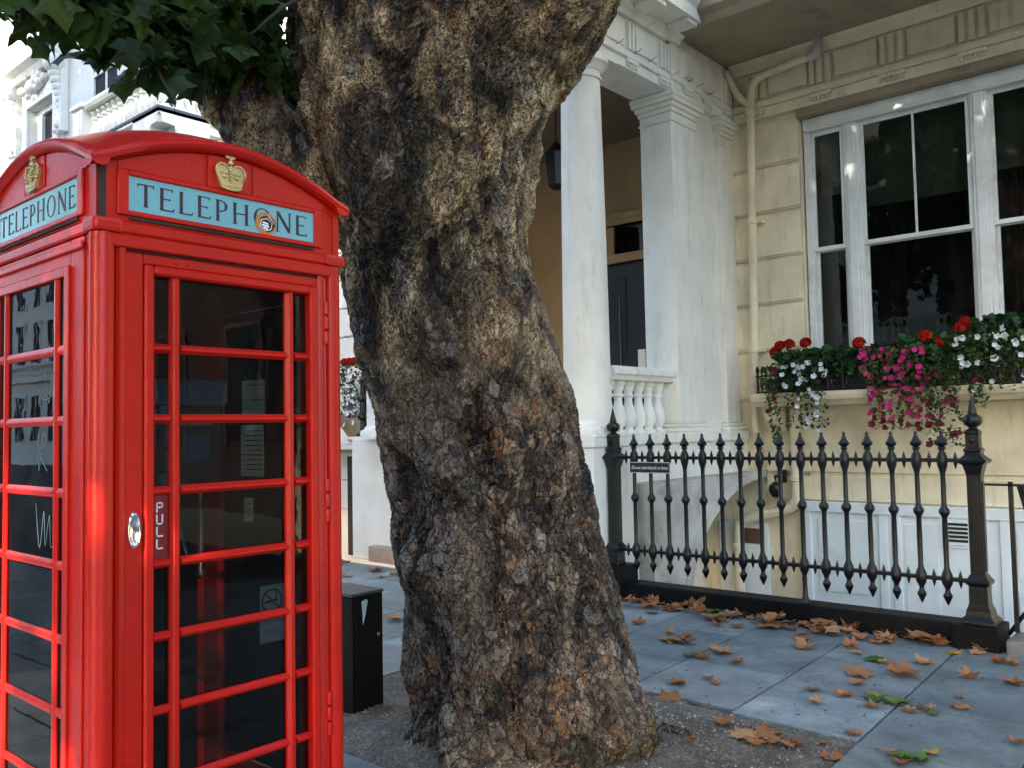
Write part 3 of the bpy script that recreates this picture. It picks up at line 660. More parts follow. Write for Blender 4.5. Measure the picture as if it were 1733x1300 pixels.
# ================================================================== iron railing
FE = 6.90
rail = thing('iron_railing', (-3.2, FE, 0), 'black cast iron railing with spear finials guarding the sunken area', 'railing')
part('kerb', MB().box(-4.92, -1.80, FE-.10, FE+.12, -.03, .155), 'kerbblack', rail, bevel=.012, seg=2)
for z in (.445, 1.305): part('rail', MB().box(-4.76, -1.70, FE-.022, FE+.022, z-.014, z+.014), 'iron', rail, bevel=.004)
def bal_prof(zb):
    p = [(.004, .255), (.030, .310), (.033, .325), (.020, .345), (.016, .365), (.020, .380), (.034, .405), (.040, .43), (.040, .46), (.034, .485), (.022, .51), (.018, .53), (.0195, .72), (.0185, .885), (.022, .895), (.037, .918), (.039, .93), (.037, .942), (.022, .965), (.0185, .975), (.0175, 1.20), (.022, 1.225), (.034, 1.262), (.038, 1.29), (.038, 1.325), (.032, 1.345), (.018, 1.372), (.020, 1.382), (.028, 1.388), (.028, 1.396), (.018, 1.402), (.040, 1.420), (.043, 1.432), (.026, 1.455), (.014, 1.485), (.011, 1.498), (.013, 1.506), (.009, 1.516), (.002, 1.522)]
    return [q for q in p if q[1] > zb]
bmesh_ = mesh_of(MB().lathe(bal_prof(0), (0, 0, 0), 12), smooth=True)
blong = mesh_of(MB().lathe([(.05, .15), (.035, .175), (.022, .20), (.018, .30)]+bal_prof(.34), (0, 0, 0), 12), smooth=True)
bx = [-4.562+.1785*k for k in range(16)]
for k, x in enumerate(bx): link('baluster', blong if k == 9 else bmesh_, 'iron', rail, (x, FE, 0), rz=rnd.uniform(0, 1))
spk = mesh_of(MB().lathe([(.002, -.062), (.011, -.035), (.015, -.016), (.015, .016), (.011, .035), (.002, .066)], (0, 0, 0), 8), smooth=True)
for z in (.445, 1.305):
    for x in [b+.0892 for b in bx]+[-4.65]: link('rail_spike', spk, 'iron', rail, (x, FE, z))
def post(px, py, par, big=True):
    q = math.sqrt(.5); o = part('post', MB().lathe([(.052/q, .30), (.047/q, .34), (.047/q, 1.20), (.053/q, 1.22)], (px, py, 0), 4, R(45)), 'iron', par, bevel=.004)
    part('post_panel', MB().box(px-.028, px+.028, py-.0535, py-.047, .52, 1.16).box(px+.047, px+.0535, py-.028, py+.028, .52, 1.16), 'iron', o, bevel=.003)
    part('post_base', MB().lathe([(.115/q, .155), (.11/q, .185), (.085/q, .21), (.078/q, .25), (.070/q, .27), (.062/q, .30), (.060/q, .42), (.078/q, .435), (.080/q, .455), (.064/q, .475), (.05/q, .50)], (px, py, 0), 4, R(45)), 'iron', o, bevel=.004)
    if big: part('post_plinth', MB().box(px-.15, px+.15, py-.19, py+.13, -.03, .165), 'kerbblack', o, bevel=.012, seg=2)
    part('post_cap', MB().lathe([(.05/q, 1.215), (.06/q, 1.25), (.066/q, 1.275), (.090/q, 1.29), (.094/q, 1.31), (.075/q, 1.325), (.055/q, 1.345), (.05/q, 1.365), (.058/q, 1.372), (.058/q, 1.385), (.044/q, 1.40), (.044/q, 1.49), (.05/q, 1.50), (.042/q, 1.52), (.025/q, 1.535)], (px, py, 0), 4, R(45)), 'iron', o, bevel=.003)
    part('diamond_boss', MB().add([(px, py-.062, 1.445), (px-.028, py-.043, 1.445), (px+.028, py-.043, 1.445), (px, py-.043, 1.475), (px, py-.043, 1.415)], [(0,1,3),(0,3,2),(0,2,4),(0,4,1)]), 'iron', o)
    part('finial', MB().lathe([(.028, 1.53), (.030, 1.545), (.055, 1.56), (.066, 1.585), (.062, 1.615), (.040, 1.632), (.030, 1.64), (.031, 1.652), (.020, 1.70), (.003, 1.775)], (px, py, 0), 20), 'iron', o, smooth=True)
post(-1.67, FE, rail); post(-4.79, FE, rail, False)
part('post_plinth', MB().box(-4.93, -4.65, FE-.16, FE+.16, -.03, .30), 'kerbblack', rail, bevel=.012)
# the sign plate on it
sg = thing('fence_sign', (-4.365, FE-.045, 1.215), 'small black plate reading Do not chain bicycle to fence', 'sign')
part('plate', MB().box(-4.585, -4.150, FE-.048, FE-.043, 1.163, 1.267), 'black', sg, bevel=.002)
part('border', MB().box(-4.582, -4.153, FE-.0495, FE-.0485, 1.166, 1.170).box(-4.582, -4.153, FE-.0495, FE-.0485, 1.260, 1.264).box(-4.582, -4.578, FE-.0495, FE-.0485, 1.170, 1.26).box(-4.157, -4.153, FE-.0495, FE-.0485, 1.17, 1.26), 'whitep', sg)
tv, tf = text_mesh('Do not chain bicycle to fence', .034, .0006, .3)
wd = max(v[0] for v in tv)-min(v[0] for v in tv); k = .385/wd
part('lettering', MB().add([(-4.368+v[0]*k, FE-.0495-v[2], 1.213+v[1]*1.25) for v in tv], tf), 'whitep', sg)
# gate fragment and stone kerb right of the post
gt = thing('area_gate', (-1.40, FE, .1), 'thin black flat iron gate frame beside the railing post', 'gate')
part('top_rail', MB().box(-1.61, -.70, FE-.012, FE+.012, 1.128, 1.145), 'iron', gt)
part('upright', MB().box(-1.462, -1.432, FE-.012, FE+.012, .12, 1.16), 'iron', gt); part('upright', MB().box(-.73, -.70, FE-.012, FE+.012, .12, 1.16), 'iron', gt)
part('brace', MB().tube([(-1.50, FE, .10), (-1.20, FE+.02, .55), (-1.38, FE+.02, 1.13)], .014, 4), 'iron', gt)
part('brace', MB().tube([(-1.40, FE+.03, 1.14), (-1.18, FE+.03, .2)], .02, 4), 'iron', gt)
sk_ = MB().box(-1.48, 3, FE-.20, FE+.14, -.03, .10); o = part('kerb_stone', sk_, 'stone', bevel=.02, seg=2); tag(o, 'rough grey stone kerb beyond the railing post', 'kerb')

# ================================================================== telephone box
K, KZ = 1.105, 1.08; BX, BY = -2.82*KZ, 1.445*KZ
def bz(z): return KZ*(z-.1185)
booth = thing('telephone_box', (BX, BY, 0), 'red cast iron telephone box with gold crowns and glazed door', 'telephone box')
FACES = {'E': ((1, 0), (0, 1)), 'S': ((0, -1), (1, 0)), 'N': ((0, 1), (-1, 0)), 'W': ((-1, 0), (0, -1))}
def fp(F, s, d, z):
    n, t = FACES[F]; return (BX+K*(n[0]*d+t[0]*s), BY+K*(n[1]*d+t[1]*s), bz(z))
def fbox(mb, F, s0, s1, d0, d1, z0, z1):
    vs = [fp(F, s, d, z) for z in (z0, z1) for s, d in ((s0, d0), (s1, d0), (s1, d1), (s0, d1))]
    return mb.add(vs, [(0,3,2,1),(4,5,6,7),(0,1,5,4),(1,2,6,5),(2,3,7,6),(3,0,4,7)])
def fpoly(mb, F, poly, d0, d1): return mb.prism(poly, lambda u, v, t: fp(F, u, t, v), d0, d1)
HW = .41
part('plinth', MB().box(BX-K*.43, BX+K*.43, BY-K*.43, BY+K*.43, 0, bz(.235)), 'red', booth, bevel=.01)
part('floor', MB().box(BX-K*.40, BX+K*.40, BY-K*.40, BY+K*.40, bz(.236), bz(.25)), 'stone', booth)
# corner posts: rounded angle with reeds
prof = [(.30, .30), (.30, .372), (.318, .372), (.318, .392), (.326, .398), (.338, .398), (.345, .390), (.345, .384), (.352, .388), (.356, .402), (.372, .41), (.388, .4085), (.40, .400)]
prof = prof+[(b, a) for a, b in reversed(prof[1:-1])]
for sx in (-1, 1):
    for sy in (-1, 1):
        mb = MB().prism([(sx*a, sy*b) for a, b in prof], lambda u, v, t: (BX+K*u, BY+K*v, t), bz(.2355), bz(2.165))
        part('corner_post', mb, 'red', booth, smooth=True)
        part('post_cap', MB().box(BX+K*sx*.335, BX+K*sx*.416, BY+K*sy*.335, BY+K*sy*.416, bz(2.166), bz(2.205)), 'red', booth, bevel=.012, seg=2)
bars = [2.0595, 1.853, 1.646, 1.439, 1.232, 1.025, .818, .611, .4045]
colx = [-.256, -.193, .193, .256]
def glazing(F, par, d, mat='red', sh=0, dp=1):
    """raised surround, bars and 24 panes"""
    sur = MB()
    for s0, s1, z0, z1 in ((-.290, -.262, .37, 2.090), (.262, .290, .37, 2.090), (-.262, .262, 2.062, 2.090), (-.262, .262, .37, .398)):
        fbox(sur, F, s0+sh, s1+sh, d-.035, d+.010*dp, z0, z1)
    part('glazing_surround', sur, mat, par, bevel=.006*dp)
    b0 = d-.022*dp
    for s in (-.193+sh, .193+sh):
        fpoly_ = [(s-.0155, 0), (s-.0155, .010*dp), (s-.006, .022*dp), (s+.006, .022*dp), (s+.0155, .010*dp), (s+.0155, 0)]
        part('glazing_bar', MB().prism(fpoly_, lambda u, v, t: fp(F, u, b0+v, t), .399, 2.061), mat, par, smooth=True)
    for z in bars[1:-1]:
        for s0, s1 in ((-.262, -.2085), (-.1775, .1775), (.2085, .262)):
            pr_ = [(z-.0135, 0), (z-.0135, .008*dp), (z-.004, .0195*dp), (z+.004, .0195*dp), (z+.0135, .008*dp), (z+.0135, 0)]
            part('glazing_bar', MB().prism(pr_, lambda u, v, t: fp(F, t, b0+v, u), s0+sh, s1+sh), mat, par, smooth=True)
    for za, zb in zip(bars[1:], bars):
        for s0, s1 in ((-.262, -.193), (-.193, .193), (.193, .262)):
            part('pane', fbox(MB(), F, s0+sh, s1+sh, b0-.005, b0-.001, za, zb), 'glass', par)
DT = 2.122
# door on the east face
door = part('door', fbox(fbox(fbox(fbox(MB(), 'E', -.325, -.2905+.022, .355, .392, .245, DT), 'E', .2905+.022, .344, .355, .392, .245, DT), 'E', -.268, .312, .355, .392, 2.0905, DT), 'E', -.268, .312, .355, .392, .245, .3695), 'red', booth, bevel=.004)
part('door_jamb', fbox(MB(), 'E', -.3445, -.3275, .355, .394, .245, DT), 'red', booth, bevel=.004)
glazing('E', door, .392, sh=.022)
hd = part('handle', MB().lathe([(.0005, .002), (.012, .0025), (.0185, .006), (.0215, .0105), (.024, .011), (.027, .007), (.028, 0)][::-1], (0, 0, 0), 32), 'chrome', door, origin=(0, 0, 0), smooth=True)
hd.matrix_parent_inverse = Matrix(); hp = fp('E', -.296, .392, 1.335); bl_ = WL[booth]
hd.location = (hp[0]-bl_[0], hp[1]-bl_[1], hp[2]-bl_[2]); hd.rotation_euler = (0, R(90), 0); hd.scale = (2.05, .82, 1.0)
for z in (1.90, 1.30, .6):
    h = MB()
    for k in range(3): h.lathe([(.009, 0), (.0095, .004), (.0095, .040), (.009, .044)], (*fp('E', .3465, .398, 0)[:2], bz(z+.05*k)), 10)
    part('hinge', h, 'red', door, smooth=True)
pl = part('pull_plate', fbox(MB(), 'E', -.2385, -.1875, .3705, .3735, 1.2425, 1.4285), 'pullred', door)
lt = MB()
def stroke(mb, F, s0, z0, s1, z1, th, d0, d1):
    dx, dz = s1-s0, z1-z0; L = math.hypot(dx, dz) or 1; nx_, nz_ = -dz/L*th/2, dx/L*th/2; ex, ez = dx/L*th/2, dz/L*th/2
    return fpoly(mb, F, [(s0-ex+nx_, z0-ez+nz_), (s0-ex-nx_, z0-ez-nz_), (s1+ex-nx_, z1+ez-nz_), (s1+ex+nx_, z1+ez+nz_)], d0, d1)
def pull(F):
    d0, d1, th = .3736, .3742, .0042; c, hw_, hh = -.2125, .008, .0125
    zc = [1.392, 1.357, 1.322, 1.287]
    z = zc[0]
    for a in ((-hw_, z-hh, -hw_, z+hh), (-hw_, z+hh, hw_, z+hh), (hw_, z+hh, hw_, z), (hw_, z, -hw_, z)): stroke(lt, F, c+a[0], a[1], c+a[2], a[3], th, d0, d1)
    z = zc[1]
    for a in ((-hw_, z+hh, -hw_, z-hh), (-hw_, z-hh, hw_, z-hh), (hw_, z-hh, hw_, z+hh)): stroke(lt, F, c+a[0], a[1], c+a[2], a[3], th, d0, d1)
    for z in zc[2:]:
        for a in ((-hw_, z+hh, -hw_, z-hh), (-hw_, z-hh, hw_, z-hh)): stroke(lt, F, c+a[0], a[1], c+a[2], a[3], th, d0, d1)
pull('E'); part('pull_lettering', lt, 'pinkwhite', pl)
for s in (-.175, -.136): part('screw', MB().sphere(fp('E', s, .393, 2.106), .0055*K, 10, 6), 'red', door, smooth=True)
# door surround reveals and fixed glazed sides
jm = MB(); fbox(jm, 'E', -.375, .375, .36, .4065, 2.1290, 2.1675); part('door_head', jm, 'red', booth, bevel=.004)
part('head_shadow_gap', fbox(MB(), 'E', -.344, .344, .37, .3905, DT+.0002, 2.1288), 'grime_shade', booth)  # dark strip: grime line and the shade under the head, both as colour
for F in ('S', 'N'):
    fr_ = MB(); d_, sh_, dp_ = (.403, -.05, .4) if F == 'S' else (.388, 0, 1)
    for a in ((-.318, -.2905+sh_, .245, 2.165), (.2905+sh_, .318, .245, 2.165)): fbox(fr_, F, a[0], a[1], .355, d_, a[2], a[3])
    fbox(fr_, F, -.29+sh_, .29+sh_, .355, d_, 2.0905, 2.165); fbox(fr_, F, -.29+sh_, .29+sh_, .355, d_, .245, .3695)
    side = part('glazed_side', fr_, 'red', booth, bevel=.004); glazing(F, side, d_+.004 if F == 'S' else d_, sh=sh_, dp=dp_)
    hb = MB(); fbox(hb, F, -.33, .33, d_+.0005, d_+.0095, 2.128, 2.150); part('head_bead', hb, 'red', side, bevel=.004)
bk = part('back_panel', fbox(MB(), 'W', -.318, .318, .36, .39, .245, 2.165), 'red', booth)
part('back_lining', fbox(MB(), 'E', -.30, .02, -.358, -.345, .255, 2.16), 'black', bk)
part('back_lining', fbox(MB(), 'E', .02, .312, -.359, -.348, .255, 2.16), 'black', bk)
part('ceiling', MB().box(BX-K*.38, BX+K*.38, BY-K*.38, BY+K*.38, bz(2.168), bz(2.18)), 'redin', booth)
# pediments with sign, crown and arch
def zi(s): return 2.346+.115*(1-(s/HW)**2)
NS = 28; ss = [-HW+2*HW*k/NS for k in range(NS+1)]
def glyph(ch):
    T = []   # strokes: (x0,z0,x1,z1,thick) in a unit box of height 1
    if ch == 'T': T = [(.31, 0, .31, 1, .12), (.02, .97, .60, .97, .055), (.02, .97, .035, .86, .04), (.60, .97, .585, .86, .04), (.22, .015, .40, .015, .03)]; wd_ = .62
    elif ch == 'E': T = [(.12, 0, .12, 1, .12), (.05, .97, .52, .97, .05), (.12, .52, .42, .52, .045), (.05, .03, .55, .03, .055), (.52, .97, .51, .87, .035), (.42, .56, .42, .47, .03), (.55, .03, .57, .14, .035)]; wd_ = .58
    elif ch == 'L': T = [(.12, 0, .12, 1, .12), (.05, .03, .54, .03, .055), (.54, .03, .56, .14, .035), (.04, .985, .21, .985, .03)]; wd_ = .56
    elif ch == 'P': T = [(.12, 0, .12, 1, .12), (.04, .015, .22, .015, .03), (.04, .97, .28, .97, .05), (.12, .46, .28, .46, .05)]; wd_ = .56
    elif ch == 'H': T = [(.12, 0, .12, 1, .12), (.62, 0, .62, 1, .12), (.12, .51, .62, .51, .05), (.03, .015, .22, .015, .03), (.03, .985, .22, .985, .03), (.53, .015, .72, .015, .03), (.53, .985, .72, .985, .03)]; wd_ = .74
    elif ch == 'N': T = [(.10, 0, .10, 1, .06), (.66, 0, .66, 1, .06), (.11, .96, .65, .05, .13), (.02, .985, .14, .985, .03), (.02, .015, .18, .015, .03), (.58, .985, .74, .985, .03)]; wd_ = .76
    elif ch == 'O': wd_ = .86
    return T, wd_
def lettering(F, s0, s1, zb, h, d0, d1, skip=()):
    word = 'TELEPHONE'; ws = [glyph(c)[1] for c in word]; gap = .155
    tot = sum(ws)+gap*(len(word)-1); kx = (s1-s0)/tot; x = s0; out = MB()
    for i, ch in enumerate(word):
        T, wd_ = glyph(ch)
        e = 0
        for (a, b, c, d_, t) in T:
            e += 1
            p0 = (x+a*kx, zb+b*h); p1 = (x+c*kx, zb+d_*h); th = t*kx if abs(c-a) < .3*abs(d_-b)+.02 or ch == 'N' else t*h
            dx, dz = p1[0]-p0[0], p1[1]-p0[1]; L = math.hypot(dx, dz); nx_, nz_ = -dz/L*th/2, dx/L*th/2
            fpoly(out, F, [(p0[0]+nx_, p0[1]+nz_), (p0[0]-nx_, p0[1]-nz_), (p1[0]-nx_, p1[1]-nz_), (p1[0]+nx_, p1[1]+nz_)], d0, d1+e*.00012)
        if ch in 'PO':
            if ch == 'P': cx_, cz_, rx, rz_, a0, a1 = .26, .715, .27, .255, -90, 90
            else: cx_, cz_, rx, rz_, a0, a1 = .43, .5, .39, .50, 0, 360
            n = 28; ou = []; inn = []
            for q in range(n+1):
                a = R(a0+(a1-a0)*q/n); th = .035+.085*abs(math.cos(a))
                ou.append((x+(cx_+rx*math.cos(a))*kx, zb+(cz_+rz_*math.sin(a))*h)); inn.append((x+(cx_+(rx-th)*math.cos(a))*kx, zb+(cz_+(rz_-.05)*math.sin(a))*h))
            for q in range(n): fpoly(out, F, [ou[q], ou[q+1], inn[q+1], inn[q]], d0, d1+.00005)
        x += (wd_+gap)*kx
    return out
def crown(F, par, dd=0, qs=0):
    c = MB(); z0 = 2.354; d = .4005+dd; fp = lambda F_, s, d2, z: globals()['fp'](F_, s+qs, d2, z)
    fpoly = lambda mb, F_, poly, d0, d1: mb.prism(poly, lambda u, v, t: fp(F_, u, t, v), d0, d1)
    band = [(-.034, z0+.004), (-.020, z0-.001), (0, z0-.003), (.020, z0-.001), (.034, z0+.004), (.039, z0+.026), (.02, z0+.021), (0, z0+.019), (-.02, z0+.021), (-.039, z0+.026)]
    fpoly(c, F, band, d, d+.012)
    bod = [(-.037, z0+.022), (0, z0+.016), (.037, z0+.022), (.046, z0+.045), (.048, z0+.060), (.042, z0+.071), (.030, z0+.077), (.014, z0+.074), (.004, z0+.064), (-.004, z0+.064), (-.014, z0+.074), (-.030, z0+.077), (-.042, z0+.071), (-.048, z0+.060), (-.046, z0+.045)]
    fpoly(c, F, bod, d, d+.0065)
    for sg_ in (-1, 1):
        arc = [(.038, .026), (.047, .046), (.048, .060), (.042, .071), (.030, .077), (.014, .074), (.003, .063)]
        for k, (a, b) in enumerate(smooth_path([(p[0], p[1], 0) for p in arc], 2)[i][:2] for i in range(13)):
            c.sphere(fp(F, sg_*a, d+.008, z0+b), .0042*K, 7, 5)
        for a, b, r_ in ((.020, .040, .009), (.030, .052, .007), (.012, .052, .006)): c.sphere(fp(F, sg_*a, d+.004, z0+b), r_*K, 8, 5)
    for k in range(6): c.sphere(fp(F, 0, d+.010, z0+.024+.009*k), .0046*K, 7, 5)
    for k in range(7): c.sphere(fp(F, -.03+.01*k, d+.011, z0+.0115-.002*math.cos((k-3)*.5)), .0036*K, 6, 4)
    c.sphere(fp(F, 0, d+.006, z0+.083), .0095*K, 10, 6)
    fbox(c, F, -.0045+qs, .0045+qs, d, d+.010, z0+.088, z0+.113); fbox(c, F, -.012+qs, .012+qs, d, d+.0095, z0+.097, z0+.106)
    for a, b in ((-.012, .1015), (.012, .1015), (0, .112)): c.sphere(fp(F, a, d+.005, z0+b), .0048*K, 7, 5)
    part('crown', c, 'gold', par, smooth=True)
for F in ('E', 'S', 'N', 'W'):
    pn = MB(); dd = .008 if F == 'S' else 0; qs = -.012 if F == 'S' else (-.008 if F == 'E' else 0)
    top = [(s, zi(s)) for s in ss if -.36 <= s <= .36]
    fpoly(pn, F, [(-.395, 2.206), (.395, 2.206), (.395, zi(.395))]+[(s, z) for s, z in reversed(top)]+[(-.395, zi(-.395))], .36, .394+dd)
    ped = part('pediment', pn, 'red', booth)
    fpoly_b = MB()      # stepped field above the sign, three panels
    for s0, s1 in ((-.345, -.082+qs), (-.070+qs, .070+qs), (.082+qs, .345)):
        n = 8; tp = [(s0+(s1-s0)*q/n, zi(s0+(s1-s0)*q/n)-.006) for q in range(n+1)]
        fpoly(fpoly_b, F, [(s0, 2.352), (s1, 2.352)]+tp[::-1], .3935+dd, (.4005 if s0 > -.2 and s1 < .2 else .3985)+dd)
    if F in 'ES': part('pediment_field', fpoly_b, 'red', ped, bevel=.002)
    fm = MB(); [fbox(fm, F, a_+qs, b_+qs, .3938+dd, .403+dd, z0_, z1_) for a_, b_, z0_, z1_ in ((-.338, -.307, 2.222, 2.352), (.307, .338, 2.222, 2.352), (-.307, .307, 2.337, 2.352), (-.307, .307, 2.222, 2.237))]
    part('sign_frame', fm, 'red', ped, bevel=.003)
    part('vent_slot', fbox(MB(), F, -.305+qs, .305+qs, .3938+dd, .4015+dd, 2.2115, 2.2195), 'grime_shade', ped)
    sgn = part('sign_panel', fbox(MB(), F, -.307+qs, .307+qs, .3940+dd, .3965+dd, 2.2372, 2.3368), 'sign', ped)
    if F in 'ES': part('sign_lettering', lettering(F, -.282+qs, .282+qs, 2.254, .066, .3966+dd, .3974+dd), 'ink', sgn); crown(F, ped, dd, qs)
    # rounded rim following the arch
    rim = MB(); vs = []; fs = []; n = 10
    for k, s in enumerate(ss):
        for q in range(n):
            a = 2*math.pi*q/n; vs.append(fp(F, s*(1.0+.035*(abs(s)/HW > .99)), .402+.026*math.cos(a), zi(s)+.017+.021*math.sin(a)))
    for k in range(NS):
        for q in range(n): fs.append((k*n+q, k*n+(q+1) % n, (k+1)*n+(q+1) % n, (k+1)*n+q))
    fs += [tuple(range(n))[::-1], tuple(range(NS*n, NS*n+n))]
    part('arch_rim', rim.add(vs, fs), 'red', ped, smooth=True)
    led = MB(); fbox(led, F, -.40, .40, .38, .409, 2.168, 2.203); part('ledge', led, 'red', ped, bevel=.006)
for sx in (-1, 1):
    for sy in (-1, 1): part('pediment_corner', MB().box(BX+K*sx*.376, BX+K*sx*.399, BY+K*sy*.376, BY+K*sy*.399, bz(2.2), bz(2.372)), 'grime_shade' if (sx, sy) == (1, -1) else 'red', booth)
rf = MB(); n = 28; vs = []; fs = []
for j in range(n+1):
    for i in range(n+1):
        a = -.418+.836*i/n; b = -.418+.836*j/n
        vs.append((BX+K*a, BY+K*b, bz(2.366+.116*(1-(a/.418)**2)+.116*(1-(b/.418)**2))))
for j in range(n):
    for i in range(n): q = j*(n+1)+i; fs.append((q, q+1, q+n+2, q+n+1))
part('roof', rf.add(vs, fs), 'red', booth, smooth=True)
# round peeling sticker over the O
st = MB(); c0, z0 = .120, 2.272
fpoly(st, 'E', [(c0+.038*math.cos(a*.3142), z0+.036*math.sin(a*.3142)) for a in range(20)], .3979, .3984)
stk = part('sticker', st, 'orange', booth)
part('sticker_centre', fpoly(MB(), 'E', [(c0+.004+.031*math.cos(a*.571+.2)*rnd.uniform(.8, 1.05), z0-.002+.029*math.sin(a*.571+.2)*rnd.uniform(.85, 1.05)) for a in range(11)], .3985, .3988), 'maroon', stk)
hx = MB(); fpoly(hx, 'E', [(c0+.024*math.cos(a*1.047+.3), z0-.003+.022*math.sin(a*1.047+.3)) for a in range(6)], .3989, .3991); part('sticker_hexagon', hx, 'whitep', stk)
hx = MB(); fpoly(hx, 'E', [(c0+.021*math.cos(a*1.047+.3), z0-.003+.019*math.sin(a*1.047+.3)) for a in range(6)], .39915, .3993); part('sticker_hexagon', hx, 'ink', stk)
hx = MB()
for k, (a, b) in enumerate(((.012, .004), (.016, .0), (.010, -.004))): fpoly(hx, 'E', [(c0-a, z0+.006-k*.008), (c0+a*.6, z0+.002-k*.008), (c0+a*.6, z0-.004-k*.008), (c0-a, z0-k*.008)], .3994, .3996)
part('sticker_print', hx, 'whitep', stk)
pe = MB().add([fp('E', c0+.002, .3985, z0+.034), fp('E', c0+.040, .3985, z0-.004), fp('E', c0+.018, .410, z0+.004), fp('E', c0+.006, .407, z0+.018)], [(0, 1, 2, 3)]); part('sticker_peel', pe, 'whitep', stk)
# scratched tags on the glass of the street side and the door
def tagline(F, pts, d, th=.002):
    mb = MB(); P = smooth_path([(a, b, 0) for a, b in pts], 4)
    for p, q in zip(P, P[1:]): stroke(mb, F, p[0], p[1], q[0], q[1], th, d, d+.0004)
    return mb
M['scratch'] = paint('etched_glass', (.16, .26, .30), .8, .2, bs=0)
dS = .407-.0088-.0008
for F, pts in (('S', [(.10, 1.80), (.13, 1.70), (.15, 1.79), (.16, 1.69), (.18, 1.75)]), ('S', [(.05, 1.74), (.10, 1.71), (.17, 1.73)]), ('S', [(.06, 1.62), (.06, 1.50), (.09, 1.61), (.11, 1.58), (.06, 1.555), (.12, 1.50)]),
               ('S', [(.04, 1.40), (.07, 1.27), (.10, 1.38), (.11, 1.28), (.14, 1.37), (.15, 1.28), (.18, 1.30)])):
    part('etched_tag', tagline(F, [(a_-.05, b_) for a_, b_ in pts], dS if F == 'S' else .392-.0229), 'scratch', booth)
# things inside the box
ph = thing('payphone', tuple(fp('E', .16, -.30, 1.2)), 'grey and blue payphone mounted inside the telephone box', 'payphone')
part('body', fbox(MB(), 'E', .02, .28, -.345, -.14, 1.40, 1.70), 'phonegrey', ph, bevel=.012, seg=2)
part('hood', fbox(MB(), 'E', .01, .29, -.345, -.11, 1.701, 1.80), 'phoneblue', ph, bevel=.015, seg=2)
part('keypad', fbox(MB(), 'E', .13, .23, -.1395, -.134, 1.50, 1.60), 'phoneblue', ph, bevel=.003)
part('screen', fbox(MB(), 'E', .12, .24, -.1395, -.135, 1.63, 1.67), 'whitep', ph)
part('handset', MB().tube(smooth_path([fp('E', .06, -.13, 1.68), fp('E', .06, -.09, 1.66), fp('E', .06, -.10, 1.56), fp('E', .06, -.09, 1.46), fp('E', .06, -.13, 1.44)], 5), [.028]*4+[.02]*13+[.028]*4, 10), 'phoneblue', ph, smooth=True)
part('cord', MB().tube(smooth_path([fp('E', .06, -.12, 1.44), fp('E', .10, -.06, 1.2), fp('E', .17, -.09, 1.1), fp('E', .20, -.14, 1.40)], 6), .007, 6), 'chrome', ph, smooth=True)
def notice(F, s0, s1, d, z0, z1, label, lines, red=False):
    t = thing('notice', tuple(fp(F, (s0+s1)/2, d, z0)), label, 'notice')
    part('sheet', fbox(MB(), F, s0, s1, d, d+.001, z0, z1), 'whitep', t)
    mb = MB()
    for k in range(lines):
        z = z1-.02-(z1-z0-.03)*k/max(1, lines); fbox(mb, F, s0+.01, s1-.01-rnd.uniform(0, .3)*(s1-s0), d+(.0011 if F != 'N' else -.0006), d+(.0015 if F != 'N' else -.0002), z-.004, z)
    part('print', mb, 'redp' if red else 'ink', t)
notice('N', -.02, .13, .352, 1.44, 1.63, 'white printed notice behind the glass of the telephone box', 9)
notice('N', -.03, .12, .352, 1.66, 1.80, 'faded blank notice high behind the glass of the telephone box', 2)
notice('N', .05, .11, .352, 1.27, 1.36, 'small red and white notice low behind the glass', 3, True)
ns = thing('no_smoking_sign', tuple(fp('E', .16, .364, .95)), 'white no smoking sticker inside the door glass', 'sign')
dN = .3610
part('sheet', fbox(MB(), 'E', .115, .208, dN, dN+.001, .935, 1.115), 'whitep', ns)
rg = MB()
for q in range(24):
    a, b = R(15*q), R(15*q+15)
    fpoly(rg, 'E', [(.1585+.038*math.cos(a), 1.065+.038*math.sin(a)), (.1585+.038*math.cos(b), 1.065+.038*math.sin(b)), (.1585+.032*math.cos(b), 1.065+.032*math.sin(b)), (.1585+.032*math.cos(a), 1.065+.032*math.sin(a))], dN+.0011, dN+.0015)
stroke(rg, 'E', .133, 1.09, .184, 1.04, .005, dN+.00155, dN+.0019)
tv, tf = text_mesh('NO SMOKING', .013, .0002)
rg.add([fp('E', .1585+v[0], dN+.0013+v[2], 1.000+v[1]*1.3) for v in tv], tf); part('red_print', rg, 'redp', ns)
sm = MB(); stroke(sm, 'E', .138, 1.062, .176, 1.066, .007, dN+.0011, dN+.0014)
for a, b in (((.170, 1.072), (.176, 1.082)), ((.176, 1.082), (.170, 1.092))): stroke(sm, 'E', *a, *b, .003, dN+.0011, dN+.0014)
tv, tf = text_mesh('It is against the law to\nsmoke in these premises', .0065, .0002)
sm.add([fp('E', .1585+v[0], dN+.0013+v[2], .968+v[1]*1.2) for v in tv], tf); part('black_print', sm, 'ink', ns)

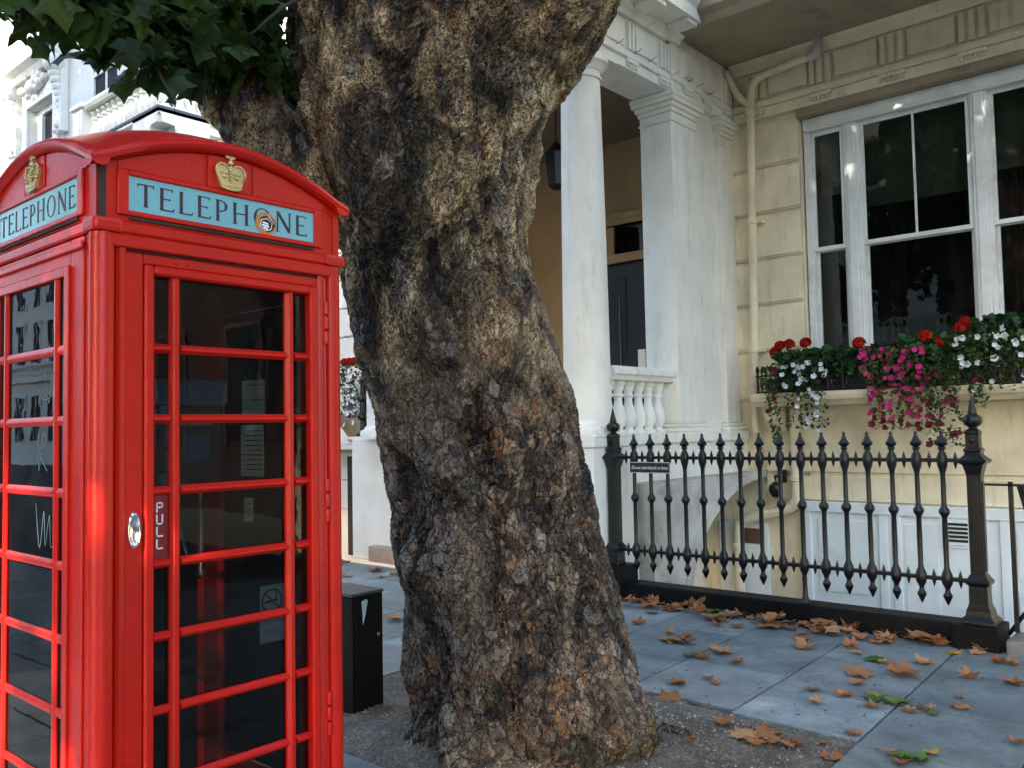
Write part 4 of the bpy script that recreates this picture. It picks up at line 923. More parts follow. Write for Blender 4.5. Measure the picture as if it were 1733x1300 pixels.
# ================================================================== black cabinet
cb = thing('utility_cabinet', (-4.16, 3.30, 0), 'low plain black utility cabinet standing beside the tree pit', 'cabinet')
part('casing', MB().box(-4.34, -4.01, 3.15, 3.38, -.02, .655), 'boxblack', cb, bevel=.006)
part('lid', MB().box(-4.345, -4.005, 3.145, 3.385, .656, .675), paint('cabinet_lid', (.045, .05, .052), .6, .4), cb, bevel=.004)
part('access_door', MB().box(-4.0095, -4.0045, 3.175, 3.355, .06, .60), 'boxblack', cb, bevel=.002)
part('lock', MB().sphere((-4.006, 3.34, .42), .012, 10, 6), 'phonegrey', cb)
part('torn_sticker', MB().add([(-4.0025, 3.215, .625), (-4.0025, 3.245, .635), (-4.0025, 3.262, .625), (-4.0025, 3.245, .55), (-4.0025, 3.225, .49), (-4.0025, 3.222, .55)], [(0, 1, 2, 3, 4, 5)]), paint('torn_paper', (.35, .48, .52), .7, .4, bs=0), cb)

# ================================================================== the plane tree
RT = rt0.copy(); DP = Vector((-math.sin(yaw), math.cos(yaw), 0))
tree = thing('plane_tree', (-2.95, 3.45, 0), 'old plane tree with thick gnarled flaking trunk beside the telephone box', 'tree')
ROWS = [(4.10,-3.02,3.14,.93),(3.793,-3.059,3.121,0.831),(3.643,-3.089,3.105,0.785),(3.493,-3.131,3.079,0.710),(3.343,-3.174,3.051,0.667),(3.193,-3.207,3.032,0.655),(3.043,-3.225,3.024,0.620),(2.892,-3.222,3.036,0.565),(2.740,-3.212,3.058,0.498),(2.589,-3.206,3.074,0.465),(2.438,-3.202,3.088,0.465),(2.287,-3.190,3.109,0.470),(2.105,-3.155,3.151,0.503),(1.984,-3.141,3.172,0.506),(1.832,-3.118,3.203,0.495),(1.680,-3.093,3.235,0.483),(1.529,-3.075,3.261,0.489),(1.378,-3.058,3.287,0.492),(1.226,-3.045,3.308,0.501),(1.075,-3.031,3.330,0.513),(0.893,-3.016,3.356,0.527),(0.772,-2.995,3.383,0.536),(0.621,-2.983,3.404,0.556),(0.470,-2.970,3.425,0.574),(0.319,-2.968,3.437,0.577),(0.167,-2.955,3.459,0.61),(0.016,-2.915,3.505,0.70),(-0.135,-2.88,3.545,0.83)]
rows = np.array(ROWS)[::-1]
nz, nc = 470, 480
zz = np.linspace(-.12, 4.05, nz)
cx = np.interp(zz, rows[:, 0], rows[:, 1]); cy = np.interp(zz, rows[:, 0], rows[:, 2]); aa = np.interp(zz, rows[:, 0], rows[:, 3])
ker = np.ones(13)/13
sm_ = lambda v: np.convolve(np.pad(v, 6, 'edge'), ker, 'valid')
cx, cy, aa = sm_(cx), sm_(cy), sm_(aa)-.022+.02*np.clip((zz-3)/.6, 0, 1)
bb = np.minimum(aa, .50+.06*np.clip((.8-zz)/.8, 0, 1)+.08*np.clip((zz-2.8)/1.0, 0, 1))
th = np.linspace(0, 2*np.pi, nc, endpoint=False)
TH, ZZ = np.meshgrid(th, zz); S = np.cos(TH); Fr = -np.sin(TH)     # Fr = 1 facing the street side
rad = np.ones_like(TH)
def lump(z, s, amp, sz, ss, front=1):
    global rad
    rad = rad + 1.5*amp*np.exp(-((ZZ-z)/sz)**2-((S-s)/ss)**2)*np.clip(Fr*front+.25, 0, 1)
for a in ((3.30, -.20, .10, .30, .30), (3.62, -.1, .06, .2, .3), (1.42, -.38, .16, .10, .20), (1.30, -.12, -.10, .30, .10), (1.0, .25, .07, .6, .25), (.24, .62, .14, .15, .25), (.02, .55, -.05, .06, .4), (.08, -.55, .10, .2, .25), (.15, -.08, -.16, .30, .11), (2.05, .45, .07, .25, .3), (2.3, -.2, -.08, .12, .4), (2.55, .0, .06, .12, .3), (2.75, -.45, .06, .15, .25), (.72, -.5, .06, .15, .3), (.9, -.75, .07, .2, .2), (1.75, .05, .05, .2, .25), (1.95, -.6, -.06, .25, .25), (.55, .3, -.05, .12, .3), (.4, .62, .08, .2, .2), (3.0, .1, -.05, .25, .15)): lump(*a)
gs = np.interp(ZZ, [2.6, 2.85, 3.2, 3.8, 4.1], [.60, .55, .50, .24, .20])      # furrow between the two leaders
rad += -.26*np.clip((ZZ-2.55)/.7, 0, 1)*np.exp(-((S-gs)/.10)**2)*np.clip(Fr, 0, 1)
gs2 = np.interp(ZZ, [0, .8, 1.6, 2.2], [-.05, -.10, -.02, .1])
rad += -.07*np.exp(-((S-gs2)/.09)**2)*np.clip(Fr, 0, 1)*np.clip((2.3-ZZ)/.6, 0, 1)
rs = np.random.RandomState(4)
for k in range(26):
    f = rs.randint(2, 11); g_ = rs.uniform(.6, 5.5); p = rs.uniform(0, 6.3); q = rs.uniform(-2.0, 2.0)
    rad += .105/(f+g_)*np.sin(f*TH+q*ZZ*2+p)*np.cos(g_*ZZ+p*2)
edge = np.abs(S)**6
rad = 1+(rad-1)*(1-.55*edge)
flare = np.clip((.35-ZZ)/.45, 0, 1)**2*(.12*np.cos(5*TH+1.2)+.05*np.cos(9*TH))
rad += flare
X = cx[:, None]+(aa[:, None]*rad*np.cos(TH))*RT.x+(bb[:, None]*rad*np.sin(TH))*DP.x
Y = cy[:, None]+(aa[:, None]*rad*np.cos(TH))*RT.y+(bb[:, None]*rad*np.sin(TH))*DP.y
V = np.stack([X+2.95, Y-3.45, ZZ], -1).reshape(-1, 3)
ii, jj = np.meshgrid(np.arange(nc), np.arange(nz-1)); a_ = jj*nc+ii; b_ = jj*nc+(ii+1) % nc
Q = np.stack([a_, b_, b_+nc, a_+nc], -1).reshape(-1, 4)
me = bpy.data.meshes.new('mesh'); me.vertices.add(len(V)); me.vertices.foreach_set('co', V.ravel())
me.loops.add(Q.size); me.loops.foreach_set('vertex_index', Q.ravel()); me.polygons.add(len(Q))
me.polygons.foreach_set('loop_start', np.arange(0, Q.size, 4)); me.polygons.foreach_set('loop_total', np.full(len(Q), 4))
me.update(calc_edges=True); me.validate(); me.polygons.foreach_set('use_smooth', [True]*len(me.polygons))
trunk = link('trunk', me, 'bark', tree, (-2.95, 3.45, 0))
def limb(pts, rads, nm='limb', n=64, k=16, mat='bark', wob=.06):
    P = smooth_path(pts, k); Rr = np.interp(np.linspace(0, 1, len(P)), np.linspace(0, 1, len(rads)), rads)
    mb = MB().tube(P, list(map(float, Rr)), n); v2 = []
    for i, (x, y, z) in enumerate(mb.v):
        j = i//n; c = P[j] if j < len(P) else P[-1]; a = (i % n)/n*6.283
        f = 1+wob*math.sin(3*a+j*.21)+wob*.7*math.sin(5*a-j*.37+1)
        v2.append((c.x+(x-c.x)*f, c.y+(y-c.y)*f, c.z+(z-c.z)*f))
    mb.v = v2
    return part(nm, mb, mat, tree, smooth=True)
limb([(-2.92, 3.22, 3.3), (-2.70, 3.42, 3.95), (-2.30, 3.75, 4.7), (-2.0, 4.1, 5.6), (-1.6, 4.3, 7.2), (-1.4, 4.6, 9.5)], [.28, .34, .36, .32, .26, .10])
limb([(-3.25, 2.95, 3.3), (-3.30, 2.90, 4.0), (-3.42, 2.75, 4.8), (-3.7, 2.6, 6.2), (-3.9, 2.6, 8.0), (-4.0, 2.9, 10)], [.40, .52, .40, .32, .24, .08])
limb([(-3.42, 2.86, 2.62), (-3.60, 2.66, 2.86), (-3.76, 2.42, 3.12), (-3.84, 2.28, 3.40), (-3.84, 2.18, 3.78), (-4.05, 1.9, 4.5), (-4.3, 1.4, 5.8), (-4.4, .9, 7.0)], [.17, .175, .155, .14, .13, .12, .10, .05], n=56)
tw = MB()
TW = [[(-3.88, 2.15, 3.7), (-3.75, 1.75, 3.42), (-3.62, 1.45, 3.30), (-3.58, 1.15, 3.22), (-3.55, .85, 3.12)],
      [(-3.90, 2.2, 3.8), (-3.95, 1.8, 3.65), (-3.85, 1.35, 3.48), (-3.75, .95, 3.35)],
      [(-3.72, 1.7, 3.40), (-3.56, 1.72, 3.28), (-3.48, 1.75, 3.12), (-3.45, 1.80, 3.02)],
      [(-3.30, 2.55, 3.75), (-3.42, 2.35, 3.62), (-3.5, 2.2, 3.45)], [(-3.8, 1.55, 3.5), (-3.5, 1.3, 3.45), (-3.35, 1.1, 3.3)]]
for p in TW: tw.tube(smooth_path(p, 5), [.014-.010*i/(len(smooth_path(p, 5))-1) for i in range(len(smooth_path(p, 5)))], 6)
part('twigs', tw, paint('twig', (.05, .04, .03), .8, .2), tree)

HALF = [(0, 0), (.06, -.07), (.20, -.10), (.30, -.02), (.47, .02), (.56, .10), (.45, .16), (.36, .27), (.41, .36), (.50, .42), (.66, .56), (.52, .58), (.40, .60), (.30, .66), (.24, .74), (.14, .82), (0, 1.02)]
def leaf_mesh(size, fold=.25, curl=.2, seed=0, stalk=True, lobes=1.0):
    r = random.Random(seed); H2 = []
    for x, y in HALF: H2.append((x*lobes*r.uniform(.92, 1.08), y+r.uniform(-.02, .02)))
    out = H2+[(-x*r.uniform(.92, 1.08), y) for x, y in reversed(HALF[1:-1])]
    n = len(out); ph = [r.uniform(0, 6.3) for _ in range(4)]
    def zf(x, y): return fold*abs(x)+curl*(.35-(y-.4)**2)*-1+.07*math.sin(7*x+ph[0])*math.sin(6*y+ph[1])+curl*.5*x*x*math.sin(3*y+ph[2])
    vs = [(x*size, y*size, zf(x, y)*size) for x, y in out]
    mids = [(0, .08), (0, .35), (0, .6), (0, .8)]; inner = []
    c = len(vs); vs.append((0, .38*size, zf(0, .38)*size)); fs = [(i, (i+1) % n, c) for i in range(n)]
    # inner ring for curvature
    vs2 = vs[:n]; ring = [((x*.5), (.38+(y-.38)*.5)) for x, y in out]
    vs3 = [(x*size, y*size, zf(x, y)*size) for x, y in ring]; vs = vs2+vs3+[vs[-1]]; c = 2*n
    fs = [(i, (i+1) % n, n+(i+1) % n, n+i) for i in range(n)]+[(n+i, n+(i+1) % n, c) for i in range(n)]
    mb = MB().add(vs, fs)
    if stalk: mb.tube([(0, .05*size, zf(0, .05)*size), (.02*size, -.2*size, .02*size), (.06*size, -.45*size, 0)], .012*size, 4)
    return mb
lmesh = [mesh_of(leaf_mesh(1, .22, .35, s), smooth=True) for s in range(5)]
for q in lmesh: q.materials.append(M['leaf'])
# crown: thousands of smaller leaf faces overhead, joined
def leaf_cloud(cen, rad_, count, size, seed, shell=.35, sub=16, cone=None):
    r = np.random.RandomState(seed)
    d = r.normal(size=(sub, 3)); d /= np.linalg.norm(d, axis=1)[:, None]
    blobs = d*np.array(rad_)*r.uniform(.35, .8, (sub, 1)); bs_ = r.uniform(.28, .5, sub)
    k = r.randint(0, sub, count); u = r.normal(size=(count, 3)); u /= np.linalg.norm(u, axis=1)[:, None]
    p = np.array(cen)+blobs[k]+u*np.array(rad_)*(bs_[k]*r.uniform(shell, 1, count))[:, None]
    a = r.normal(size=(count, 3)); a /= np.linalg.norm(a, axis=1)[:, None]; t = np.cross(a, r.normal(size=(count, 3))); t /= np.linalg.norm(t, axis=1)[:, None]
    s = size*r.uniform(.6, 1.2, (count, 1))
    base = np.array([(0, 0), (.5, .1), (.6, .55), (.22, .7), (0, 1.0), (-.22, .7), (-.6, .55), (-.5, .1)])
    V = (p[:, None, :]+s[:, None]*(base[None, :, 0:1]*t[:, None, :]+base[None, :, 1:2]*a[:, None, :])).reshape(-1, 3)
    F = [tuple(range(i*8, i*8+8)) for i in range(count)]
    return V, F
def cloud_obj(name, V, F, mat, parent):
    b = WL[parent]; me = bpy.data.meshes.new('mesh'); me.from_pydata((V-np.array(b)).tolist(), [], F); me.update()
    return link(name, me, mat, parent, b)
V1, F1 = leaf_cloud((-2.6, 3.6, 8.3), (4.2, 4.0, 3.0), 5500, .24, 3)
keep = V1.reshape(-1, 8, 3)[:, :, 2].min(1) > 4.6
V1 = V1.reshape(-1, 8, 3)[keep].reshape(-1, 3); F1 = [tuple(range(i*8, i*8+8)) for i in range(int(keep.sum()))]
crown_o = cloud_obj('crown', V1, F1, 'leaf', tree); crown_o['kind'] = 'stuff'
# hanging spray above the telephone box: single leaves
A0, A1 = Vector((-3.74, 2.42, 0)), Vector((-3.52, .72, 0))
lowz = [(-.06, 3.2), (0, 3.16), (.1, 3.14), (.2, 3.06), (.27, 3.03), (.33, 3.16), (.42, 3.26), (.5, 3.22), (.6, 3.13), (.7, 3.12), (.8, 3.05), (.9, 3.0), (1, 2.98)]
cnt = 0
while cnt < 296:
    t = rnd.random()*1.06-.06; dpt = rnd.uniform(-.45, .45)
    p = A0.lerp(A1, t)+DP*dpt
    d = (p-Vector((0, 0, 0))).dot(DP); lz = float(np.interp(t, [q[0] for q in lowz], [q[1] for q in lowz]))+.18
    lz = EYE+(lz-EYE)*(d/ (A0.lerp(A1, t)).dot(DP))
    z = lz+abs(rnd.gauss(0, .26))
    if z > 4.0: continue
    o = link('leaf', lmesh[cnt % 5], None, crown_o, (p.x, p.y, z)); s = rnd.uniform(.10, .185)
    o.scale = (s,)*3
    o.rotation_euler = (R(rnd.uniform(215, 285)), R(rnd.uniform(-35, 35)), rnd.uniform(0, 6.28)); cnt += 1

# the rest of the spray, higher and deeper: joined
ex = MB(); r3 = random.Random(77); base_leaf = [leaf_mesh(1, .22, .35, s, False) for s in range(3)]
for k in range(620):
    t = r3.random()*1.2-.12; p = A0.lerp(A1, max(-.1, t))+DP*r3.uniform(-.5, .75); z = 3.34+abs(r3.gauss(0, .30))
    mt = Matrix.Translation((p.x, p.y, z)) @ Matrix.Rotation(r3.uniform(0, 6.28), 4, 'Z') @ Matrix.Rotation(R(r3.uniform(210, 290)), 4, 'X') @ Matrix.Scale(r3.uniform(.09, .17), 4)
    q = base_leaf[k % 3]; ex.add([tuple(mt @ Vector(v)) for v in q.v], q.f)
o = part('leaf_spray', ex, 'leaf', tree); o['kind'] = 'stuff'

# ================================================================== fallen leaves
LEAVES = [(-4.5,7.04,0.114,'b'), (-4.46,7.13,0.103,'b'), (-4.12,6.91,0.131,'b'), (-4.21,7.13,0.09,'b'), (-4.08,6.97,0.11,'b'), (-3.55,6.46,0.119,'b'), (-3.47,6.46,0.118,'b'), (-3.47,6.62,0.14,'b'), (-3.54,6.85,0.124,'b'), (-3.45,6.86,0.144,'b'), (-3.39,6.85,0.102,'b'), (-3.32,6.42,0.087,'b'), (-3.26,6.83,0.111,'b'), (-3.15,6.89,0.1,'b'), (-3.02,7.01,0.12,'b'), (-2.9,6.83,0.117,'b'), (-2.88,6.9,0.098,'b'), (-2.83,6.98,0.137,'b'), (-2.71,6.77,0.114,'b'), (-2.68,6.84,0.095,'b'), (-2.57,6.68,0.083,'b'), (-2.58,6.86,0.151,'b'), (-2.53,6.81,0.112,'b'), (-2.43,6.71,0.092,'b'), (-2.64,6.58,0.111,'b'), (-2.35,6.8,0.11,'b'), (-2.27,6.76,0.109,'b'), (-2.29,6.58,0.124,'b'), (-2.25,6.74,0.09,'b'), (-2.11,6.76,0.125,'b'), (-1.95,6.66,0.113,'b'), (-4.11,6.37,0.093,'b'), (-4.01,5.98,0.069,'b'), (-3.93,6.02,0.098,'b'), (-3.57,5.85,0.112,'b'), (-3.45,5.82,0.11,'b'), (-3.31,5.64,0.088,'b'), (-3.09,5.58,0.137,'b'), (-3.05,5.44,0.101,'b'), (-2.85,5.44,0.099,'b'), (-2.85,4.8,0.098,'b'), (-2.73,4.93,0.06,'b'), (-2.8,5.01,0.06,'b'), (-2.14,5.6,0.124,'b'), (-2.33,6.31,0.112,'b'), (-1.85,6.11,0.104,'b'), (-1.82,5.84,0.138,'b'), (-1.55,5.92,0.12,'b'), (-1.63,6.67,0.101,'b'), (-1.5,6.43,0.096,'b'), (-1.43,6.46,0.08,'b'), (-1.33,5.99,0.089,'b'), (-1.3,6.02,0.074,'b'), (-1.49,5.5,0.06,'b'), (-1.38,5.33,0.081,'b'), (-1.59,5.09,0.08,'b'), (-1.52,5.14,0.08,'b'), (-2.15,5.14,0.08,'b'), (-2.02,5.12,0.06,'b'), (-1.97,5.18,0.086,'b'), (-2.03,5.4,0.104,'b'), (-1.76,4.58,0.063,'b'), (-2.7,4.48,0.127,'b'), (-2.92,4.5,0.088,'b'), (-2.28,4.21,0.102,'b'), (-2.13,4.33,0.089,'b'), (-2.1,4.18,0.099,'b'), (-2.0,4.16,0.11,'b'), (-1.93,4.19,0.097,'b'), (-1.89,4.18,0.072,'b'), (-2.14,4.09,0.098,'b'), (-1.74,4.2,0.13,'b'), (-2.2,3.81,0.065,'b'), (-1.46,4.35,0.081,'b'), (-1.42,4.33,0.069,'b'), (-1.07,4.89,0.084,'b'), (-1.78,5.08,0.082,'b'), (-2.0,4.22,0.086,'b'), (-2.05,4.12,0.073,'b'), (-1.61,6.68,0.084,'b'), (-3.96,6.97,0.174,'p'), (-2.9,6.5,0.084,'p'), (-2.81,6.48,0.074,'p'), (-2.71,6.24,0.125,'p'), (-2.62,6.12,0.122,'p'), (-3.46,6.37,0.098,'p'), (-3.54,5.71,0.146,'p'), (-2.25,6.15,0.06,'p'), (-2.05,4.93,0.063,'p'), (-2.06,5.72,0.06,'p'), (-1.8,4.38,0.06,'p'), (-3.68,6.81,0.167,'g'), (-3.62,6.54,0.121,'g'), (-3.17,5.36,0.101,'g'), (-2.09,6.02,0.13,'g'), (-1.87,5.18,0.113,'g'), (-2.76,6.66,0.06,'g'), (-1.49,5.15,0.067,'g'), (-2.04,4.32,0.088,'g'), (-1.33,4.4,0.126,'g'), (-1.73,5.26,0.112,'g'), (-1.74,6.52,0.083,'y'), (-1.9,5.29,0.086,'y'), (-2.04,6.01,0.081,'y'), (-3.5,5.69,0.109,'y'), (-1.32,4.51,0.07,'y'), (-8.69,6.88,0.109,'b'), (-7.8,6.43,0.141,'b'), (-7.88,6.57,0.129,'b'), (-7.51,6.44,0.111,'b'), (-5.73,4.88,0.115,'b'), (-5.64,5.0,0.074,'b'), (-8.51,6.56,0.105,'b'), (-6.16,5.49,0.082,'b'), (-7.8,6.05,0.097,'b'), (-9.09,7.88,0.066,'p'), (-7.45,6.3,0.08,'b')]

fm_ = {}
for s in range(12):
    fm_['flat', s] = mesh_of(leaf_mesh(1, rnd.uniform(.05, .12), rnd.uniform(-.15, .15), 40+s), smooth=True)
    fm_['curl', s] = mesh_of(leaf_mesh(1, rnd.uniform(.35, .75), rnd.uniform(.3, .6), 60+s), smooth=True)
cols = {'b': ('leafbrown', 'orange brown'), 'p': ('leafbrown', 'orange brown'), 'g': ('leafgreen', 'green'), 'y': ('leafyellow', 'yellow')}
cache = {}
def place_leaf(x, y, s, k, dz=0):
    st_ = 'curl' if (rnd.random() < .62 and k in 'bp') else 'flat'
    key = (st_, rnd.randrange(12), cols[k][0])
    if key not in cache:
        me = fm_[key[0], key[1]].copy(); me.materials.append(M[key[2]]); cache[key] = me
    inpit = PIT[0] < x < PIT[1] and PIT[2] < y < PIT[3]
    z = (soil_z(x, y) if inpit else .002)+dz
    o = link('fallen_leaf', cache[key], None, None, (x, y, z+.01))
    q_ = rnd.uniform(.95, 1.4); o.scale = (s*q_*rnd.uniform(.7, 1.15), s*q_, s*q_*rnd.uniform(.6, 1.2)); o.rotation_euler = (R(rnd.uniform(-9, 9)), R(rnd.uniform(-12, 12)), rnd.uniform(0, 6.28))
    me = cache[key]; mw = o.rotation_euler.to_matrix() @ Matrix.Diagonal(Vector(o.scale))
    o.location.z += z-min((mw @ v.co).z for v in me.vertices)-.01
    if inpit: where = 'on gravel close to the trunk' if math.hypot(x+2.95, y-3.45) < .95 else 'on gravel at the tree pit corner'
    elif y > 6.15 and -4.9 < x < -1.7: where = 'drifted against the kerb under the fence sign' if x < -4.1 else ('drifted against the kerb under the white petunias' if x < -3.4 else ('drifted against the kerb under the pink petunias' if x < -2.45 else 'drifted against the kerb beside the thick right post'))
    elif x < -4.5: where = 'on the paving near the pink granite step'
    elif x < -4.2: where = 'on the paving beside the black cabinet'
    elif y < 4.9 or (PIT[1] < x and y < 4.6): where = 'on the slabs edging the tree pit'
    else: where = 'on open paving facing the fence sign' if x < -3.1 else ('on open paving facing the pink petunias' if x < -2.0 else 'on open paving facing the thick right post')
    big_ = 'large ' if s > .145 else ('small ' if s < .10 else '')
    shape = {'curl': 'curled', 'flat': 'flat'}[st_]
    tag(o, f'{big_}{shape} {cols[k][1]} fallen leaf {where}', 'leaf', f'{big_}{shape} {cols[k][1]} leaves {where}')
for x, y, s, k in LEAVES: place_leaf(x, min(y, 6.76), s, k)
for q in range(26):     # extra drift along the railing kerb
    x = rnd.choice([rnd.gauss(-3.75, .35), rnd.gauss(-2.75, .3), rnd.uniform(-4.4, -1.9)]); place_leaf(x, rnd.uniform(6.55, 6.74), rnd.uniform(.10, .16), 'b', rnd.uniform(0, .02))
# soil crumbs, twigs on the paving
cr = MB()
for q in range(260):
    x, y = rnd.uniform(-4.6, -.6), rnd.uniform(4.4, 6.75); L_ = rnd.uniform(.004, .022); a = rnd.uniform(0, 3.14)
    cr.tube([(x, y, .004), (x+L_*math.cos(a), y+L_*math.sin(a), .005)], rnd.uniform(.001, .003), 4)
o = part('leaf_litter', cr, paint('litter', (.10, .07, .045), .9, .4, bs=0)); tag(o, 'scattered twig crumbs and leaf litter on the paving', 'litter', kind='stuff')

# ================================================================== window flowers
SH = 1.945
tr_ = thing('window_trough', (-3.0, 9.6, SH), 'black cast iron flower guard along the window shelf', 'planter')
part('trough', MB().box(-4.45, -1.0, 9.53, 9.78, SH, SH+.17), 'black', tr_)
part('soil', MB().box(-4.43, -1.02, 9.55, 9.76, SH+.171, SH+.175), 'soil', tr_)
gd = MB()
x = -4.55
part('guard_rail', MB().box(-4.57, -.95, 9.485, 9.50, SH, SH+.02).box(-4.57, -.95, 9.485, 9.50, SH+.20, SH+.215), 'iron', tr_)
k = 0
while x < -1.0:
    sc1 = MB(); P = [(x+.01+.15*(1-q/24)*math.cos(q*.55)*.45+.075, 9.492, SH+.11+.16*(1-q/24)*math.sin(q*.55)*.55) for q in range(22)]
    sc1.tube(P, .0085, 5); sc1.tube([(x, 9.492, SH+.02), (x, 9.492, SH+.26)], .008, 6); sc1.lathe([(.002, .33), (.016, .29), (.018, .27), (.009, .25)], (x, 9.492, SH), 8)
    part('scroll', sc1, 'iron', tr_); x += .165
for y in (9.56, 9.66, 9.76): part('guard_end', MB().tube([(-4.57, y, SH+.02), (-4.57, y, SH+.27)], .008, 6).lathe([(.002, .33), (.016, .29), (.018, .27), (.009, .25)], (-4.57, y, SH), 8), 'iron', tr_)
def petunia_mesh(r):
    mb = MB(); vs = [(0, 0, -.010)]; n = 20
    for k in range(n): vs.append((r*.45*math.cos(k*6.283/n), r*.45*math.sin(k*6.283/n), -.002))
    for k in range(n):
        q = r*(1+.10*math.cos(5*k*6.283/n)); vs.append((q*math.cos(k*6.283/n), q*math.sin(k*6.283/n), .004*math.cos(5*k*6.283/n)+.003))
    fs = [(0, 1+k, 1+(k+1) % n) for k in range(n)]+[(1+k, 1+(k+1) % n, 1+n+(k+1) % n, 1+n+k)[::-1] for k in range(n)]
    return mesh_of(mb.add(vs, fs), smooth=True)
petal = {}
for c in ('pink', 'magenta', 'whitepetal', 'purple', 'redpetal'):
    petal[c] = petunia_mesh(.030); petal[c].materials.append(M[c])
def head_mesh(mat):
    mb = MB(); r = random.Random(3)
    mb.sphere((0, 0, 0), .036, 10, 6)
    for k in range(44):
        d = Vector((r.gauss(0, 1), r.gauss(0, 1), abs(r.gauss(0, 1))*.8-.1)).normalized(); c = d*.042; u = d.orthogonal().normalized(); v = d.cross(u); a0 = r.uniform(0, 6)
        vs = [tuple(c*.85)]+[tuple(c+(u*math.cos(a0+q*.6283)+v*math.sin(a0+q*.6283))*(.022 if q % 2 == 0 else .012)+d*.004) for q in range(10)]
        mb.add(vs, [(0, 1+q, 1+(q+1) % 10) for q in range(10)])
    m_ = mesh_of(mb); m_.materials.append(M[mat]); return m_
redhead = head_mesh('redpetal')
def round_leaf(r, seed):
    rr = random.Random(seed); n = 18; vs = [(0, 0, 0)]
    for k in range(n):
        a = .35+k*(6.283-.7)/(n-1)-1.57+.0; q = r*(1+.07*math.cos(k*2.2)); vs.append((q*math.cos(a+1.57), q*math.sin(a+1.57), r*(.18+.10*math.cos(k*2.1+seed))))
    return vs, [(0, 1+k, 2+k) for k in range(n-1)]
def foliage(kind, cen, ext, n, size, seed, fn=None):
    r = random.Random(seed); mb = MB()
    for k in range(n):
        p = Vector((cen[0]+r.uniform(-1, 1)*ext[0], cen[1]+r.uniform(-1, 1)*ext[1], cen[2]+r.uniform(-1, 1)*ext[2]))
        if fn: p = fn(r, p)
        rot = (Matrix.Rotation(r.uniform(0, 6.28), 3, 'Z') @ Matrix.Rotation(r.uniform(.1, 1.3), 3, 'X'))
        if kind == 'round':
            vs, fs = round_leaf(size*r.uniform(.6, 1.15), k)
        else:
            s = size*r.uniform(.6, 1.3); vs = [(0, 0, 0), (.35*s, .35*s, .08*s), (.3*s, .7*s, .05*s), (0, s, -.05*s), (-.3*s, .7*s, .05*s), (-.35*s, .35*s, .08*s)]; fs = [(0, 1, 2, 3), (0, 3, 4, 5)]
        rot2 = Matrix.Rotation(R(r.uniform(-60, 0)), 3, 'X') if kind == 'round' else Matrix.Identity(3)
        mb.add([tuple(p+rot2 @ (rot @ Vector(v))) for v in vs], fs)
    return mb
def flower(parent, name, mesh, p, face=(0, -1, .25), s=1):
    o = link(name, mesh, None, parent, tuple(p)); d = Vector((face[0]+rnd.uniform(-.45, .45), face[1], face[2]+rnd.uniform(-.4, .4)))
    o.rotation_mode = 'QUATERNION'; o.rotation_quaternion = d.to_track_quat('Z', 'Y'); o.scale = (s*rnd.uniform(.85, 1.15),)*3; return o
for nm, lab, x0, x1, heads, zt in (('g', 'low geranium with red heads above the left end of the flower guard', -4.35, -3.70, [(-4.27, 2.49), (-4.16, 2.50), (-3.97, 2.50), (-4.33, 2.42)], 2.40), ('g', 'geranium with one small red head between the white and pink petunias', -3.62, -3.10, [(-3.38, 2.45), (-3.28, 2.36)], 2.38),
                                   ('g', 'tall geranium with orange red heads beside the window mullion', -2.95, -2.25, [(-2.71, 2.47), (-2.55, 2.40), (-2.46, 2.40), (-2.33, 2.58), (-2.36, 2.53)], 2.46), ('g', 'bushy green geranium beside the right window light', -2.30, -1.45, [(-1.5, 2.5)], 2.58)):
    t = thing('geranium', ((x0+x1)/2, 9.6, SH+.17), lab, 'plant')
    c = ((x0+x1)/2, 9.58, (2.14+zt)/2); part('foliage', foliage('round', c, ((x1-x0)/2, .13, (zt-2.10)/2), int(210*(x1-x0)/.6), .058, int(x0*-100)), 'geran', t, smooth=True)
    st_ = MB()
    for hx, hz in heads:
        st_.tube([(hx+rnd.uniform(-.05, .05), 9.58, 2.12), (hx, 9.53, hz-.03)], .005, 5); o = link('flower_head', redhead, None, t, (hx, 9.52, hz)); o.scale = (rnd.uniform(1.05, 1.45),)*3; o.rotation_euler = (R(30), 0, rnd.uniform(0, 6))
    part('stem', st_, 'stem', t)
def cascade(lab, x0, x1, ztop, zbot, n, cols_, seed, nfl, taper=.5, shift=0):
    t = thing('trailing_petunia', ((x0+x1)/2, 9.5, SH+.1), lab, 'plant')
    cxm = (x0+x1)/2
    def fn(r, p):
        tt = r.random()**1.3; z = ztop-(ztop-zbot)*tt; wv = 1-taper*tt; strand = math.floor(r.random()*7)/6*2-1
        xx = cxm+shift*tt+(x1-x0)/2*wv*((r.uniform(-1, 1)) if tt < .6 else strand+r.gauss(0, .06))
        return Vector((xx, 9.46-.10*math.sin(min(1, tt*1.6)*3.14)*.8-.03+r.gauss(0, .03), z))
    part('foliage', foliage('leafy', (0, 0, 0), (0, 0, 0), int(n*1.5), .048, seed, fn), 'trail', t)
    r = random.Random(seed+5)
    for k in range(nfl):
        p = fn(r, None); p.y -= .035; c = r.choice(cols_); 
        if c == 'pink' and p.z < zbot+.12*(ztop-zbot): c = cols_[-1]
        flower(t, 'flower', petal[c], p, s=r.uniform(.8, 1.15))
    return t
cascade('trailing petunia with white flowers spilling over the shelf beside the downpipe', -4.22, -3.68, 2.30, 1.52, 330, ['whitepetal'], 1, 34, .25)
cascade('cascade of bright pink petunias hanging below the shelf', -3.32, -2.68, 2.36, 1.50, 620, ['pink']*7+['magenta'], 2, 96, .15, .06)
cascade('dark magenta petunia trailing at the side of the pink cascade', -2.72, -2.40, 2.15, 1.32, 360, ['magenta'], 3, 20, .1, .03)
